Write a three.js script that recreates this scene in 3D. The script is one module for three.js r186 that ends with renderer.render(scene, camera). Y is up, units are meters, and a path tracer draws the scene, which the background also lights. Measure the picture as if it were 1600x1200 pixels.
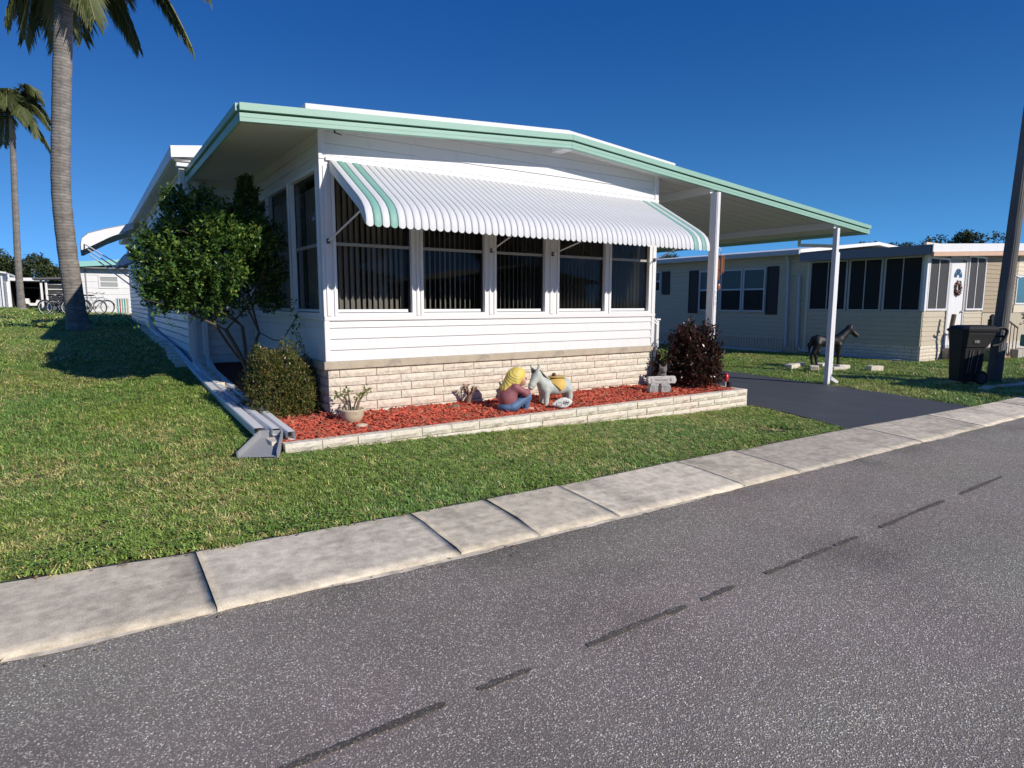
import * as THREE from 'three';
import { mergeGeometries, mergeVertices } from 'three/addons/utils/BufferGeometryUtils.js';
import { RoundedBoxGeometry } from 'three/addons/geometries/RoundedBoxGeometry.js';
import { MarchingCubes } from 'three/addons/objects/MarchingCubes.js';

// ---------- camera, sky, sun, exposure ----------
const scene = new THREE.Scene();
const camera = new THREE.PerspectiveCamera(62.954, 4 / 3, 0.05, 1500);
camera.position.set(-2.5337, 1.501, 7.9945);
camera.lookAt(3.0253, 0.2258, -0.2196);
camera.rotateZ(0.12 * Math.PI / 180);
const renderer = new THREE.WebGLRenderer({ antialias: true });
renderer.toneMapping = THREE.LinearToneMapping;
renderer.toneMappingExposure = 1.0;
renderer.shadowMap.enabled = true;

const SUN = new THREE.Vector3(0.38, 0.565, 1.0).normalize();
function makeSky() {
  const W = 512, H = 256, d = new Float32Array(W * H * 4);
  for (let j = 0; j < H; j++) for (let i = 0; i < W; i++) {
    const el = ((j + 0.5) / H - 0.5) * Math.PI;                  // row 0 is the nadir
    const s = Math.max(0, Math.sin(el));
    const t = Math.pow(1 - s, 6);                                 // paler towards the horizon
    const az = ((i + 0.5) / W - 0.5) * 2 * Math.PI, ce = Math.cos(el), cg = ce * Math.cos(az) * SUN.x + Math.sin(el) * SUN.y + ce * Math.sin(az) * SUN.z, p = cg * cg; // air scatters most along and against the sun
    const c = [(0.009 + 0.195 * t) * (0.70 + 0.5 * p), (0.076 + 0.48 * t) * (0.93 + 0.36 * p), (0.30 + 0.74 * t) * (1.0 + 0.46 * p)];
    const o = (j * W + i) * 4;
    if (el < 0) { c[0] = 0.20; c[1] = 0.22; c[2] = 0.22; }
    d[o] = c[0]; d[o + 1] = c[1]; d[o + 2] = c[2]; d[o + 3] = 1;
  }
  const t = new THREE.DataTexture(d, W, H, THREE.RGBAFormat, THREE.FloatType);
  t.mapping = THREE.EquirectangularReflectionMapping; t.magFilter = t.minFilter = THREE.LinearFilter;
  t.colorSpace = THREE.LinearSRGBColorSpace; t.needsUpdate = true;
  return t;
}
const skyTex = makeSky();
scene.background = skyTex; scene.environment = skyTex;
const sun = new THREE.DirectionalLight(0xfff6ea, 4.4);
sun.position.copy(SUN).multiplyScalar(60); sun.target.position.set(0, 0, 0);
sun.castShadow = true; sun.shadow.radius = 1;
Object.assign(sun.shadow.camera, { left: -50, right: 50, top: 40, bottom: -40, near: 1, far: 160 });
sun.shadow.mapSize.set(4096, 4096);
scene.add(sun, sun.target);

// ---------- helpers ----------
let seed = 12345;
function R() { seed = (seed * 1664525 + 1013904223) >>> 0; return seed / 4294967296; }
const rr = (a, b) => a + (b - a) * R();
const reseed = n => { seed = n >>> 0; };
const V = (x, y, z) => new THREE.Vector3(x, y, z);
const lerp = (a, b, t) => a + (b - a) * t;
const sstep = (a, b, x) => { const t = Math.min(1, Math.max(0, (x - a) / (b - a))); return t * t * (3 - 2 * t); };
function interp(tab, x) {
  if (x <= tab[0][0]) return tab[0][1];
  for (let i = 1; i < tab.length; i++) if (x <= tab[i][0]) { const [a, b] = tab[i - 1], [c, d] = tab[i]; return lerp(b, d, (x - a) / (c - a)); }
  return tab[tab.length - 1][1];
}
const used = {};
function numbered(n) { if (!(n in used)) { used[n] = 0; return n; } used[n]++; return n + '_' + String(used[n]).padStart(3, '0'); }
function mesh(name, geo, mat, parent) { const m = new THREE.Mesh(geo, mat); m.name = name; if (parent) parent.add(m); return m; }
function tag(o, label, category, group) { o.userData.label = label; o.userData.category = category; if (group) o.userData.group = group; return o; }
function thing(name, label, category, pos = [0, 0, 0], turn = 0, group) {
  const g = new THREE.Group(); g.name = numbered(name); g.position.set(...pos); g.rotation.y = turn; scene.add(g); return tag(g, label, category, group);
}
function thingMesh(name, geo, mat, label, category, group) { const m = mesh(numbered(name), geo, mat, scene); return tag(m, label, category, group); }
function struct(name, geo, mat) { const m = mesh(numbered(name), geo, mat, scene); m.userData.kind = 'structure'; return m; }
function structGroup(name) { const g = new THREE.Group(); g.name = name; g.userData.kind = 'structure'; scene.add(g); return g; }
function part(name, parent) { const g = new THREE.Group(); g.name = name; parent.add(g); return g; }
function place(o, name, pos, turn, label) { const c = o.clone(); c.name = numbered(name); c.position.set(...pos); c.rotation.y = turn; c.userData = { ...o.userData }; if (label) c.userData.label = label; scene.add(c); return c; }

function bx(x0, x1, y0, y1, z0, z1) { const g = new THREE.BoxGeometry(x1 - x0, y1 - y0, z1 - z0); g.translate((x0 + x1) / 2, (y0 + y1) / 2, (z0 + z1) / 2); return g; }
function rbx(x0, x1, y0, y1, z0, z1, r = 0.008, s = 2) { const g = new RoundedBoxGeometry(x1 - x0, y1 - y0, z1 - z0, s, Math.min(r, (x1 - x0) / 2.1, (y1 - y0) / 2.1, (z1 - z0) / 2.1)); g.translate((x0 + x1) / 2, (y0 + y1) / 2, (z0 + z1) / 2); return g; }
function merge(list) { return mergeGeometries(list.map(g => g.index ? g.toNonIndexed() : g)); }
// profile (a,b) swept along c; basis A x B = C
function ext(pts, len, A, B, O, holes = []) {
  const s = new THREE.Shape(pts.map(p => new THREE.Vector2(...p)));
  for (const h of holes) s.holes.push(new THREE.Path(h.map(p => new THREE.Vector2(...p))));
  const g = new THREE.ExtrudeGeometry(s, { depth: len, bevelEnabled: false, curveSegments: 6 });
  const C = A.clone().cross(B);
  g.applyMatrix4(new THREE.Matrix4().makeBasis(A, B, C).setPosition(O));
  return g;
}
const X = V(1, 0, 0), Y = V(0, 1, 0), Z = V(0, 0, 1), NX = V(-1, 0, 0), NZ = V(0, 0, -1);
function bar(p, q, w, h = w) { // square bar between two points
  const d = q.clone().sub(p), L = d.length(); const g = new THREE.BoxGeometry(w, h, L);
  const m = new THREE.Matrix4().lookAt(q, p, Math.abs(d.y) > 0.98 * L ? X : Y); m.setPosition(p.clone().add(q).multiplyScalar(0.5)); return g.applyMatrix4(m);
}
function rod(p, q, r, seg = 8, r2 = r) {
  const d = q.clone().sub(p), L = d.length(); const g = new THREE.CylinderGeometry(r2, r, L, seg);
  g.applyQuaternion(new THREE.Quaternion().setFromUnitVectors(Y, d.normalize())); const c = p.clone().add(q).multiplyScalar(0.5); g.translate(c.x, c.y, c.z); return g;
}
function tube(pts, r, seg = 16, rad = 6) { return new THREE.TubeGeometry(new THREE.CatmullRomCurve3(pts), seg, r, rad, false); }
// uv in metres from the position, by the dominant side of the normal
function muv(g, s = 1, ox = 0, oy = 0) {
  if (g.index) g = g.toNonIndexed(); g.computeVertexNormals();
  const p = g.attributes.position, n = g.attributes.normal, uv = new Float32Array(p.count * 2);
  for (let i = 0; i < p.count; i++) {
    const ax = Math.abs(n.getX(i)), ay = Math.abs(n.getY(i)), az = Math.abs(n.getZ(i));
    let u, v; if (ay >= ax && ay >= az) { u = p.getX(i); v = p.getZ(i); } else if (ax > az) { u = p.getZ(i); v = p.getY(i); } else { u = p.getX(i); v = p.getY(i); }
    uv[2 * i] = u * s + ox; uv[2 * i + 1] = v * s + oy;
  }
  g.setAttribute('uv', new THREE.BufferAttribute(uv, 2)); return g;
}
// tileable value noise
function noiseGrid(n, sd) { const a = new Float32Array(n * n); let s = sd >>> 0; for (let i = 0; i < n * n; i++) { s = (s * 1664525 + 1013904223) >>> 0; a[i] = s / 4294967296; } return a; }
const NG = noiseGrid(256, 77);
function vn(x, y, per) {
  let xi = Math.floor(x), yi = Math.floor(y); const fx = x - xi, fy = y - yi; const u = fx * fx * (3 - 2 * fx), v = fy * fy * (3 - 2 * fy);
  const w = (a, b) => NG[((((b % per) + per) % per) & 255) * 256 + ((((a % per) + per) % per) & 255)];
  return lerp(lerp(w(xi, yi), w(xi + 1, yi), u), lerp(w(xi, yi + 1), w(xi + 1, yi + 1), u), v);
}
function fbm(x, y, per, oct = 4) { let s = 0, a = 0.5, t = 0; for (let o = 0; o < oct; o++) { s += a * vn(x + o * 17.3 * 0, y, per); t += a; x *= 2; y *= 2; per *= 2; a *= 0.5; } return s / t; }
function tex(n, fn, srgb, repeat = 1, m = n) {
  const d = new Uint8Array(n * m * 4);
  for (let j = 0; j < m; j++) for (let i = 0; i < n; i++) { const c = fn(i, j, i / n, j / m), o = (j * n + i) * 4; const cc = typeof c === 'number' ? [c, c, c] : c; for (let k = 0; k < 3; k++) { let v = Math.min(1, Math.max(0, cc[k])); if (srgb) v = v <= 0.0031308 ? 12.92 * v : 1.055 * Math.pow(v, 1 / 2.4) - 0.055; d[o + k] = v * 255; } d[o + 3] = 255; }
  const t = new THREE.DataTexture(d, n, m, THREE.RGBAFormat); t.wrapS = t.wrapT = THREE.RepeatWrapping; t.magFilter = THREE.LinearFilter; t.minFilter = THREE.LinearMipmapLinearFilter; t.generateMipmaps = true; t.repeat.set(repeat, repeat);
  if (srgb) t.colorSpace = THREE.SRGBColorSpace; t.needsUpdate = true; return t;
}
const lin = (r, g, b) => new THREE.Color().setRGB(r, g, b);
function mat(c, rough = 0.7, o = {}) { return new THREE.MeshStandardMaterial({ color: Array.isArray(c) ? lin(...c) : c, roughness: rough, side: THREE.DoubleSide, ...o }); }
let rs = 4242; const q = () => { rs = (rs * 1664525 + 1013904223) >>> 0; return rs / 4294967296; };

// ---------- materials ----------
const tileN = 1024;
const asphaltTex = (() => { // 2048 px over 5 m: stone chips in a binder
  const n = 2048, hgt = new Float32Array(n * n), col = new Float32Array(n * n);
  for (let i = 0; i < n * n; i++) { hgt[i] = 0.25 * q(); col[i] = 0.10 + 0.09 * q(); }
  for (let k = 0; k < 560000; k++) {
    const cx = q() * n, cy = q() * n, r = 0.7 + 1.4 * q() * q(), e = 0.55 + 0.45 * q(), a = q() * 6.28, ca = Math.cos(a), sa = Math.sin(a), w = q(), tone = w < 0.38 ? 0.11 + 0.12 * q() : w < 0.80 ? 0.27 + 0.20 * q() : 0.50 + 0.36 * q(), R0 = Math.ceil(r);
    for (let j = -R0; j <= R0; j++) for (let i = -R0; i <= R0; i++) { const u = (i * ca + j * sa) / r, v = (-i * sa + j * ca) / (r * e); const dd = u * u + v * v; if (dd > 1) continue; const x = (Math.floor(cx) + i + n) % n, y = (Math.floor(cy) + j + n) % n; hgt[y * n + x] = 0.45 + 0.5 * (1 - dd); col[y * n + x] = tone; }
  }
  const patch = (u, v) => 0.98 + 0.50 * fbm(u * 6, v * 6, 6, 4);
  return { map: tex(n, (i, j, u, v) => { const b = col[j * n + i] * patch(u, v), pk = 0.5 + 0.5 * vn(u * 9, v * 9, 9); return [b * (1.12 + 0.05 * pk), b * 1.015, b * (0.79 + 0.05 * pk)]; }, true), bump: tex(n, (i, j) => hgt[j * n + i], false) };
})();
const roadMat = mat([1, 1, 1], 0.86, { vertexColors: true, map: asphaltTex.map, bumpMap: asphaltTex.bump, bumpScale: 0.0035 });
const concN = tex(1024, (i, j, u, v) => { const a = fbm(u * 5, v * 5, 5, 6), b = q(), c = fbm(u * 40, v * 40, 40, 3), st = sstep(0.56, 0.72, fbm(u * 9 + 3, v * 9, 9, 4)); const sk = fbm(u * 6, v * 70, 6, 3); let k = 0.63 + 0.13 * (a - 0.5) * 2 + 0.30 * (b - 0.5) + 0.36 * (c - 0.5) + 0.20 * (sk - 0.5); k *= 1 - 0.22 * st; if (b > 0.985) k *= 1.3; if (b < 0.012) k *= 0.6; return [k * 1.06, k * 0.94, k * 0.72]; }, true);
const concB = tex(512, (i, j, u, v) => 0.5 * fbm(u * 60, v * 60, 60, 3) + 0.5 * q(), false);
const kerbMats = [[1, 1, 1], [0.93, 0.92, 0.9], [1.07, 1.06, 1.06], [0.78, 0.78, 0.8], [0.86, 0.86, 0.86]].map(c => mat(c, 0.9, { map: concN, bumpMap: concB, bumpScale: 0.003 }));
const driveMat = mat([1, 1, 1], 0.62, { map: tex(1024, (i, j, u, v) => { const k = 0.062 + 0.018 * fbm(u * 8, v * 8, 8, 5) + 0.012 * q() + (q() > 0.997 ? 0.03 : 0) + 0.016 * sstep(0.6, 0.75, fbm(u * 12, v * 4, 4, 3)); return [k * 0.98, k * 1.04, k * 1.08]; }, true), bumpMap: concB, bumpScale: 0.002 });
const soilMat = mat([1, 1, 1], 1, { map: tex(1024, (i, j, u, v) => { const a = fbm(u * 10, v * 10, 10, 5), g = sstep(0.42, 0.6, fbm(u * 30, v * 30, 30, 4)), b = q(); return [lerp(0.055, 0.075, g) * (0.6 + 0.8 * b) * (0.7 + 0.6 * a), lerp(0.045, 0.105, g) * (0.6 + 0.8 * b) * (0.7 + 0.6 * a), lerp(0.022, 0.022, g) * (0.6 + 0.8 * b)]; }, true) });
const brickTex = tex(512, (i, j, u, v) => { const a = fbm(u * 12, v * 12, 12, 5), b = q(); const k = 0.94 + 0.34 * (a - 0.5) + 0.10 * (b - 0.5), s = sstep(0.60, 0.72, fbm(u * 20 + 5, v * 20, 20, 3)) * 0.22; return [k * (1 - s), k * (1 - s * 0.9), k * (1 - s * 0.75)]; }, true);
const brickBump = tex(512, (i, j, u, v) => 0.7 * fbm(u * 26, v * 40, 2 * 20, 4) + 0.3 * q(), false);
const brickMats = [[0.84, 0.77, 0.62], [0.87, 0.78, 0.63], [0.85, 0.79, 0.65], [0.86, 0.75, 0.61]].map(c => mat(c, 0.92, { map: brickTex, bumpMap: brickBump, bumpScale: 0.011 }));
const mortarMat = mat([0.20, 0.165, 0.13], 1, { bumpMap: concB, bumpScale: 0.003 });
const ledgeMat = mat([0.52, 0.45, 0.34], 0.85, { map: brickTex, bumpMap: concB, bumpScale: 0.0015 });
const sidingTex = tex(512, (i, j, u, v) => { const a = fbm(u * 3, v * 30, 3, 1), b = fbm(u * 8, v * 8, 8, 5), d = sstep(0.62, 0.78, fbm(u * 14, v * 5, 5, 4)); const k = 0.95 + 0.05 * (b - 0.5) - 0.05 * d + 0.0 * a; return [k, k * (1 - 0.008 * d), k * (1 - 0.03 * d)]; }, true);
const whiteSiding = mat([0.79, 0.795, 0.79], 0.5, { map: sidingTex });
const sideSiding = mat([0.74, 0.76, 0.76], 0.35, { map: sidingTex });
const trimWhite = mat([0.84, 0.84, 0.84], 0.42, { map: sidingTex });
const aluWhite = mat([0.82, 0.83, 0.84], 0.38);
const awnWhite = mat([0.70, 0.71, 0.71], 0.55, { map: sidingTex });
const awnGreen = mat([0.23, 0.47, 0.39], 0.55, { map: sidingTex });
const mintMat = mat([0.30, 0.52, 0.42], 0.5, { map: tex(512, (i, j, u, v) => { const b = fbm(u * 6, v * 24, 6, 4), d = sstep(0.58, 0.75, fbm(u * 20, v * 6, 2, 3)); const k = 0.93 + 0.14 * (b - 0.5); return [k * (1 + 0.07 * d), k, k * (1 - 0.10 * d)]; }, true) });
const soffitMat = mat([0.70, 0.69, 0.66], 0.6, { map: sidingTex });
const roofWhite = mat([0.78, 0.78, 0.76], 0.7, { map: sidingTex });
const gasket = mat([0.025, 0.027, 0.03], 0.6);
const glassMat = new THREE.MeshPhysicalMaterial({ color: lin(0.50, 0.50, 0.49), roughness: 0.03, transmission: 1, thickness: 0, ior: 1.25, side: THREE.DoubleSide });
const darkGlass = new THREE.MeshPhysicalMaterial({ color: lin(0.012, 0.014, 0.016), roughness: 0.08, clearcoat: 0.6, clearcoatRoughness: 0.05, side: THREE.DoubleSide });
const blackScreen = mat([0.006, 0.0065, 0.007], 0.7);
const screenMat = mat([0.045, 0.046, 0.048], 0.75);
const blindMat = mat([0.60, 0.58, 0.52], 0.8);
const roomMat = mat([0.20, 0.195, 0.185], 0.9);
const darkMetal = mat([0.06, 0.06, 0.065], 0.5);
const greyMetal = mat([0.32, 0.33, 0.34], 0.4, { metalness: 0.6 });
const blackPlastic = mat([0.005, 0.005, 0.006], 0.62);
const barkMat = mat([0.16, 0.12, 0.085], 0.9, { bumpMap: concB, bumpScale: 0.006 });
// ---------- ground ----------
const LZ = [[-60, 1.15], [-35, 1.0], [-22, 0.82], [-12, 0.76], [-9, 0.66], [-6, 0.58], [-4, 0.40], [-2, 0.20], [0, 0.02], [1.15, -0.09], [3.2, -0.27]];
const kerbBack = [[-60, -1.0], [-20, 1.5], [-8, 2.62], [-3.1, 3.02], [-2, 3.16], [-0.33, 3.24], [1.3, 3.28], [2.8, 3.28], [6.6, 3.36], [10.5, 3.52], [20, 3.7], [80, 4.2]];
const kerbFront = [[-60, 0.1], [-20, 2.6], [-8, 3.62], [-2.9, 3.98], [-2.05, 4.03], [-0.45, 4.1], [2.8, 4.18], [10.3, 4.27], [20, 4.45], [80, 5.0]];
const zb = x => interp(kerbBack, x), zf = x => interp(kerbFront, x);
function gh(x, z) {
  const base = interp(LZ, z);
  const t = sstep(-1.2, 7.2, x) * (z < -14 ? sstep(-40, -14, z) : 1);
  return lerp(base, -0.31, t);
}
const drivePoly = [[6.45, 3.37], [6.75, 2.75], [6.98, 2.1], [7.16, 1.5], [7.22, 0.2], [6.3, -1.6], [6.1, -4], [6.1, -22], [13.2, -22], [12.1, -6], [11.55, -2.2], [11.12, 0.4], [10.75, 2.0], [10.35, 3.5]];
function inPoly(p, x, z) { let c = false; for (let i = 0, j = p.length - 1; i < p.length; j = i++) { const [xi, zi] = p[i], [xj, zj] = p[j]; if ((zi > z) !== (zj > z) && x < (xj - xi) * (z - zi) / (zj - zi) + xi) c = !c; } return c; }
{
  const xs = [], zs = [];
  const push = (a, lo, hi, st) => { for (let v = lo; v < hi - 1e-6; v += st) a.push(v); };
  push(xs, -500, -60, 110); push(xs, -60, -12, 6); push(xs, -12, 24, 0.3); push(xs, 24, 60, 6); push(xs, 60, 501, 110);
  push(zs, -600, -60, 90); push(zs, -60, -24, 3); push(zs, -24, 4.5, 0.3); push(zs, 4.5, 14, 1.5); push(zs, 14, 50, 6); push(zs, 50, 500, 112);
  const P = [], UV = [], I = [];
  for (const z of zs) for (const x of xs) {
    let y = gh(x, z) - 0.012; const e = z - zb(x);
    if (e > 0.06) y = lerp(y, -0.5, sstep(0.06, 0.35, e)); if (z > 11) y = lerp(-0.5, -0.3, sstep(11, 14, z));
    if (inPoly(drivePoly, x, z)) y -= 0.06;
    y += 0.02 * (vn(x * 0.8 + 50, z * 0.8 + 90, 256) - 0.5);
    P.push(x, y, z); UV.push(x * 0.35, z * 0.35);
  }
  for (let j = 0; j < zs.length - 1; j++) for (let i = 0; i < xs.length - 1; i++) { const a = j * xs.length + i, b = a + 1, c = a + xs.length, d = c + 1; I.push(a, c, b, b, c, d); }
  const g = new THREE.BufferGeometry(); g.setAttribute('position', new THREE.Float32BufferAttribute(P, 3)); g.setAttribute('uv', new THREE.Float32BufferAttribute(UV, 2)); g.setIndex(I); g.computeVertexNormals();
  struct('ground', g, soilMat);
}
// road
{
  const P = [], UV = [], I = [], CO = []; const xs = []; for (let x = -120; x <= 160; x += (x > -9 && x < 20 ? 0.25 : 4)) xs.push(x); const nz = 26;
  for (const x of xs) for (let j = 0; j <= nz; j++) {
    const z = j === 0 ? zf(x) - 0.12 : j === 1 ? zf(x) + 0.12 : lerp(zf(x) + 0.3, j > nz - 3 ? 10 : 9, (j - 2) / (nz - 4)) + (j === nz ? 1.5 : 0);
    P.push(x, -0.352 + (z > 4.3 ? 0.012 * (Math.min(z, 9) - 4.3) : 0), z); UV.push(x / 5, z / 5);
    // worn, stained and patched tone of an old road
    const a = fbm(x * 0.35 + 30, z * 0.5 + 30, 256, 4), b = fbm(x * 1.6 + 70, z * 1.6 + 10, 256, 3), st = sstep(0.62, 0.78, fbm(x * 0.9 + 5, z * 1.2 + 120, 256, 4)), dirt = sstep(0.55, 0.75, fbm(x * 0.8 + 88, 4.2, 256, 3)) * sstep(0.55, 0.1, z - zf(x)), wear = 0.05 * Math.cos((z - 6.9) * 3.1) ;
    const k = (0.95 + 0.34 * (a - 0.1) + 0.20 * (b - 0.5) + wear) * (1 - 0.22 * st) * (1 - 0.25 * dirt), hue = fbm(x * 0.7 + 140, z * 0.9 + 33, 256, 3) - 0.5; CO.push(k * (1 + 0.10 * hue), k * (1 - 0.05 * hue), k * (1 + 0.06 * hue));
  }
  for (let i = 0; i < xs.length - 1; i++) for (let j = 0; j < nz; j++) { const a = i * (nz + 1) + j, b = a + nz + 1; I.push(a, a + 1, b, b, a + 1, b + 1); }
  const g = new THREE.BufferGeometry(); g.setAttribute('position', new THREE.Float32BufferAttribute(P, 3)); g.setAttribute('uv', new THREE.Float32BufferAttribute(UV, 2)); g.setAttribute('color', new THREE.Float32BufferAttribute(CO, 3)); g.setIndex(I); g.computeVertexNormals();
  const road = struct('road', g, roadMat);
  // dark filler along the seam in the middle of the road
  const sealMat = mat([0.47, 0.46, 0.45], 0.85, { map: asphaltTex.map, bumpMap: asphaltTex.bump, bumpScale: 0.003 });
  reseed(5);
  for (const [a, b] of [[-2.6, -1.28], [-1.1, -0.79], [-0.41, 0.39], [0.53, 0.86], [1.21, 1.62], [1.66, 2.05], [2.1, 2.43], [2.8, 3.3], [3.34, 4.05], [4.4, 5.5], [6.2, 7.4], [8.5, 9.4]]) {
    const n = Math.max(8, Math.round((b - a) / 0.035)), t = [], bt = [];
    for (let i = 0; i <= n; i++) { const x = lerp(a, b, i / n), e = Math.min(1, Math.min(i, n - i) / 2 + 0.55), zc = 5.61 - 0.012 * (x + 2) + 0.02 * (vn(x * 2 + 9, 3, 256) - 0.5), w = 0.015 * e * (0.45 + 0.6 * vn(x * 9, 7, 256) + 0.5 * vn(x * 40, 3, 256)); t.push([x, zc - w - 0.010 * R()]); bt.push([x, zc + w + 0.010 * R()]); }
    const P = [], UV = [], I = [];
    for (let i = 0; i <= n; i++) for (const p of [t[i], bt[i]]) { P.push(p[0], -0.3465 + 0.012 * (p[1] - 4.3) * 1.0 + 0.0, p[1]); UV.push(p[0] / 5 + 0.3, p[1] / 5 + 0.3); }
    for (let i = 0; i < n; i++) { const k = i * 2; I.push(k, k + 1, k + 2, k + 2, k + 1, k + 3); }
    const g = new THREE.BufferGeometry(); g.setAttribute('position', new THREE.Float32BufferAttribute(P, 3)); g.setAttribute('uv', new THREE.Float32BufferAttribute(UV, 2)); g.setIndex(I); g.computeVertexNormals();
    mesh('crack_filler', g, sealMat, road);
  }
}
// kerb: slabs of pale concrete that slope down to the road
{
  const kerb = structGroup('kerb'); reseed(77);
  const js = [-40, -22, -14, -9.5, -6.1, -4.05, -2.0, -0.36, 0.37, 1.21, 2.92, 3.88, 6.70, 8.70, 11.3, 13.8, 16.4, 19, 24, 32, 60];
  js.forEach((a, k) => {
    if (k === js.length - 1) return; const b = js[k + 1], gap = (k === 7 ? 0.008 : 0.003), n = Math.max(6, Math.min(40, Math.round((b - a) / 0.06)));
    const P = [], UV = [], I = [], wob = rr(-0.006, 0.006), tw = rr(-0.006, 0.006);
    const cut = (f) => (k === 7 || k === 6 || k === 8) ? 0.05 * (vn(f * 3.1 + k, 11, 256) - 0.5) + 0.025 * (vn(f * 11 + k, 5, 256) - 0.5) : 0; // the broken joints wander
    for (let i = 0; i <= n; i++) for (let j = 0; j <= 7; j++) {
      const f = [0, 0, 0.03, 0.3, 0.6, 0.9, 1, 1][j]; const skew = 0.10 * (f - 0.5);
      let x = lerp(a + gap, b - gap, i / n); x += (i === 0 ? (k === 7 || k === 8 ? cut(f + 2) : 0) : 0) + (i === n ? (k === 6 || k === 7 ? cut(f + 2) : 0) : 0);
      const z = lerp(zb(x) - 0.005, zf(x), f) + (j >= 6 ? 0.006 * (vn(x * 2.3 + 31, 9, 256) - 0.5) + 0.012 * (vn(x * 9, 2, 256) - 0.5) : 0) + (j < 2 ? 0.02 * (vn(x * 3 + 71, 4, 256) - 0.5) : 0);
      let y = lerp(-0.272, -0.327, Math.pow(f, 1.3)) + wob + tw * (i / n - 0.5) * 2; if (j === 0) y = -0.42; if (j === 7) y = -0.42; if (j === 6) y -= 0.006;
      P.push(x, y, z); UV.push(x * 0.42 + k * 0.37, z * 0.42 + k * 0.21 + (j === 0 || j === 7 ? 0.05 : 0));
    }
    for (let i = 0; i < n; i++) for (let j = 0; j < 7; j++) { const q0 = i * 8 + j, q1 = q0 + 8; I.push(q0, q0 + 1, q1, q1, q0 + 1, q1 + 1); }
    for (const e of [0, n]) for (let j = 1; j < 6; j++) { const q0 = e * 8; e ? I.push(q0, q0 + j + 1, q0 + j) : I.push(q0, q0 + j, q0 + j + 1); }
    const g = new THREE.BufferGeometry(); g.setAttribute('position', new THREE.Float32BufferAttribute(P, 3)); g.setAttribute('uv', new THREE.Float32BufferAttribute(UV, 2)); g.setIndex(I); g.computeVertexNormals();
    mesh('concrete_slab', g, kerbMats[{ 10: 1, 9: 2, 11: 3, 12: 4, 13: 2, 8: 1 }[k] ?? k % 2], kerb);
  });
  // rough lip of old mortar between the kerb and the road
  const P = [], UV = [], I = []; let c = 0;
  for (let x = -9; x < 14; x += 0.05) { const w = 0.05 * Math.max(0, vn(x * 1.1 + 13, 3, 256) - 0.45) * 2 + 0.03 * Math.max(0, vn(x * 6, 8, 256) - 0.5); P.push(x, -0.344, zf(x) - 0.04, x, -0.3475, zf(x) + w); UV.push(x * 0.5, 0, x * 0.5, 0.06); if (c) { const k = c * 2; I.push(k - 2, k - 1, k, k, k - 1, k + 1); } c++; }
  const g = new THREE.BufferGeometry(); g.setAttribute('position', new THREE.Float32BufferAttribute(P, 3)); g.setAttribute('uv', new THREE.Float32BufferAttribute(UV, 2)); g.setIndex(I); g.computeVertexNormals();
  mesh('mortar_lip', g, kerbMats[2], kerb);
}
// driveway
{
  const pts = []; const n = drivePoly.length; for (let i = 0; i < n; i++) { const a = drivePoly[i], b = drivePoly[(i + 1) % n]; const m = Math.max(1, Math.round(Math.hypot(a[0] - b[0], a[1] - b[1]) / 0.15)); for (let k = 0; k < m; k++) { const t = k / m; const w = (a[1] > 3.3 && b[1] > 3.3) ? 0 : 0.03; pts.push([lerp(a[0], b[0], t) + w * (vn(i * 3 + t * 9, 1, 256) - 0.5), lerp(a[1], b[1], t)]); } }
  const g = ext(pts.map(p => [p[0], -p[1]]), 0.06, X, NZ, V(0, -0.345, 0)); struct('driveway', muv(g, 0.3), driveMat);
}
// concrete apron of the next lot
struct('side_path', muv(ext([[12.9, -3.55], [26, -3.75], [26, -2.9], [15.6, -2.75], [13.7, -2.85]], 0.07, X, NZ, V(0, -0.345, 0)), 0.4), kerbMats[3]);

// ---------- grass ----------
function tuftGeo(nb, hgt, spread, wid) {
  const P = [], N = [], I = []; let c = 0;
  for (let b = 0; b < nb; b++) {
    const a = R() * 6.283, r = spread * Math.sqrt(R()), x = r * Math.cos(a), z = r * Math.sin(a), d = R() * 6.283, L = hgt * rr(0.55, 1.15), w = wid * rr(0.7, 1.2), lean = rr(0.5, 1.5);
    const dx = Math.cos(d), dz = Math.sin(d), sx = -dz, sz = dx;
    const pt = t => [x + dx * L * lean * t * t, L * t * (1 - 0.34 * lean * t), z + dz * L * lean * t * t];
    const rows = [[0, 1], [0.5, 0.9], [1, 0.08]];
    for (const [t, ww] of rows) { const p = pt(t); for (const s of [-1, 1]) { P.push(p[0] + s * sx * w * ww, p[1], p[2] + s * sz * w * ww); N.push(0.35 * dx * -t + 0.2 * sx * s, 1, 0.35 * dz * -t + 0.2 * sz * s); } }
    for (let k = 0; k < 2; k++) { const o = c + k * 2; I.push(o, o + 1, o + 2, o + 2, o + 1, o + 3); } c += 6;
  }
  const g = new THREE.BufferGeometry(); g.setAttribute('position', new THREE.Float32BufferAttribute(P, 3)); g.setAttribute('normal', new THREE.Float32BufferAttribute(N, 3)); g.setIndex(I); g.computeVertexNormals(); return g;
}
const inHouse = (x, z) => (x > -1.02 && x < 7.28 && z < 1.24 && z > -4.4) || (x > -1.34 && x < 6.4 && z <= -4 && z > -21.5) || (x > 18.8 && z < -0.9 && z > -15) ;
const bare = (x, z) => Math.hypot((x - 5.6) / 0.55, (z - 2.75) / 0.22) < 0.6 + 0.8 * vn(x * 9, z * 9, 256);
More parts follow.
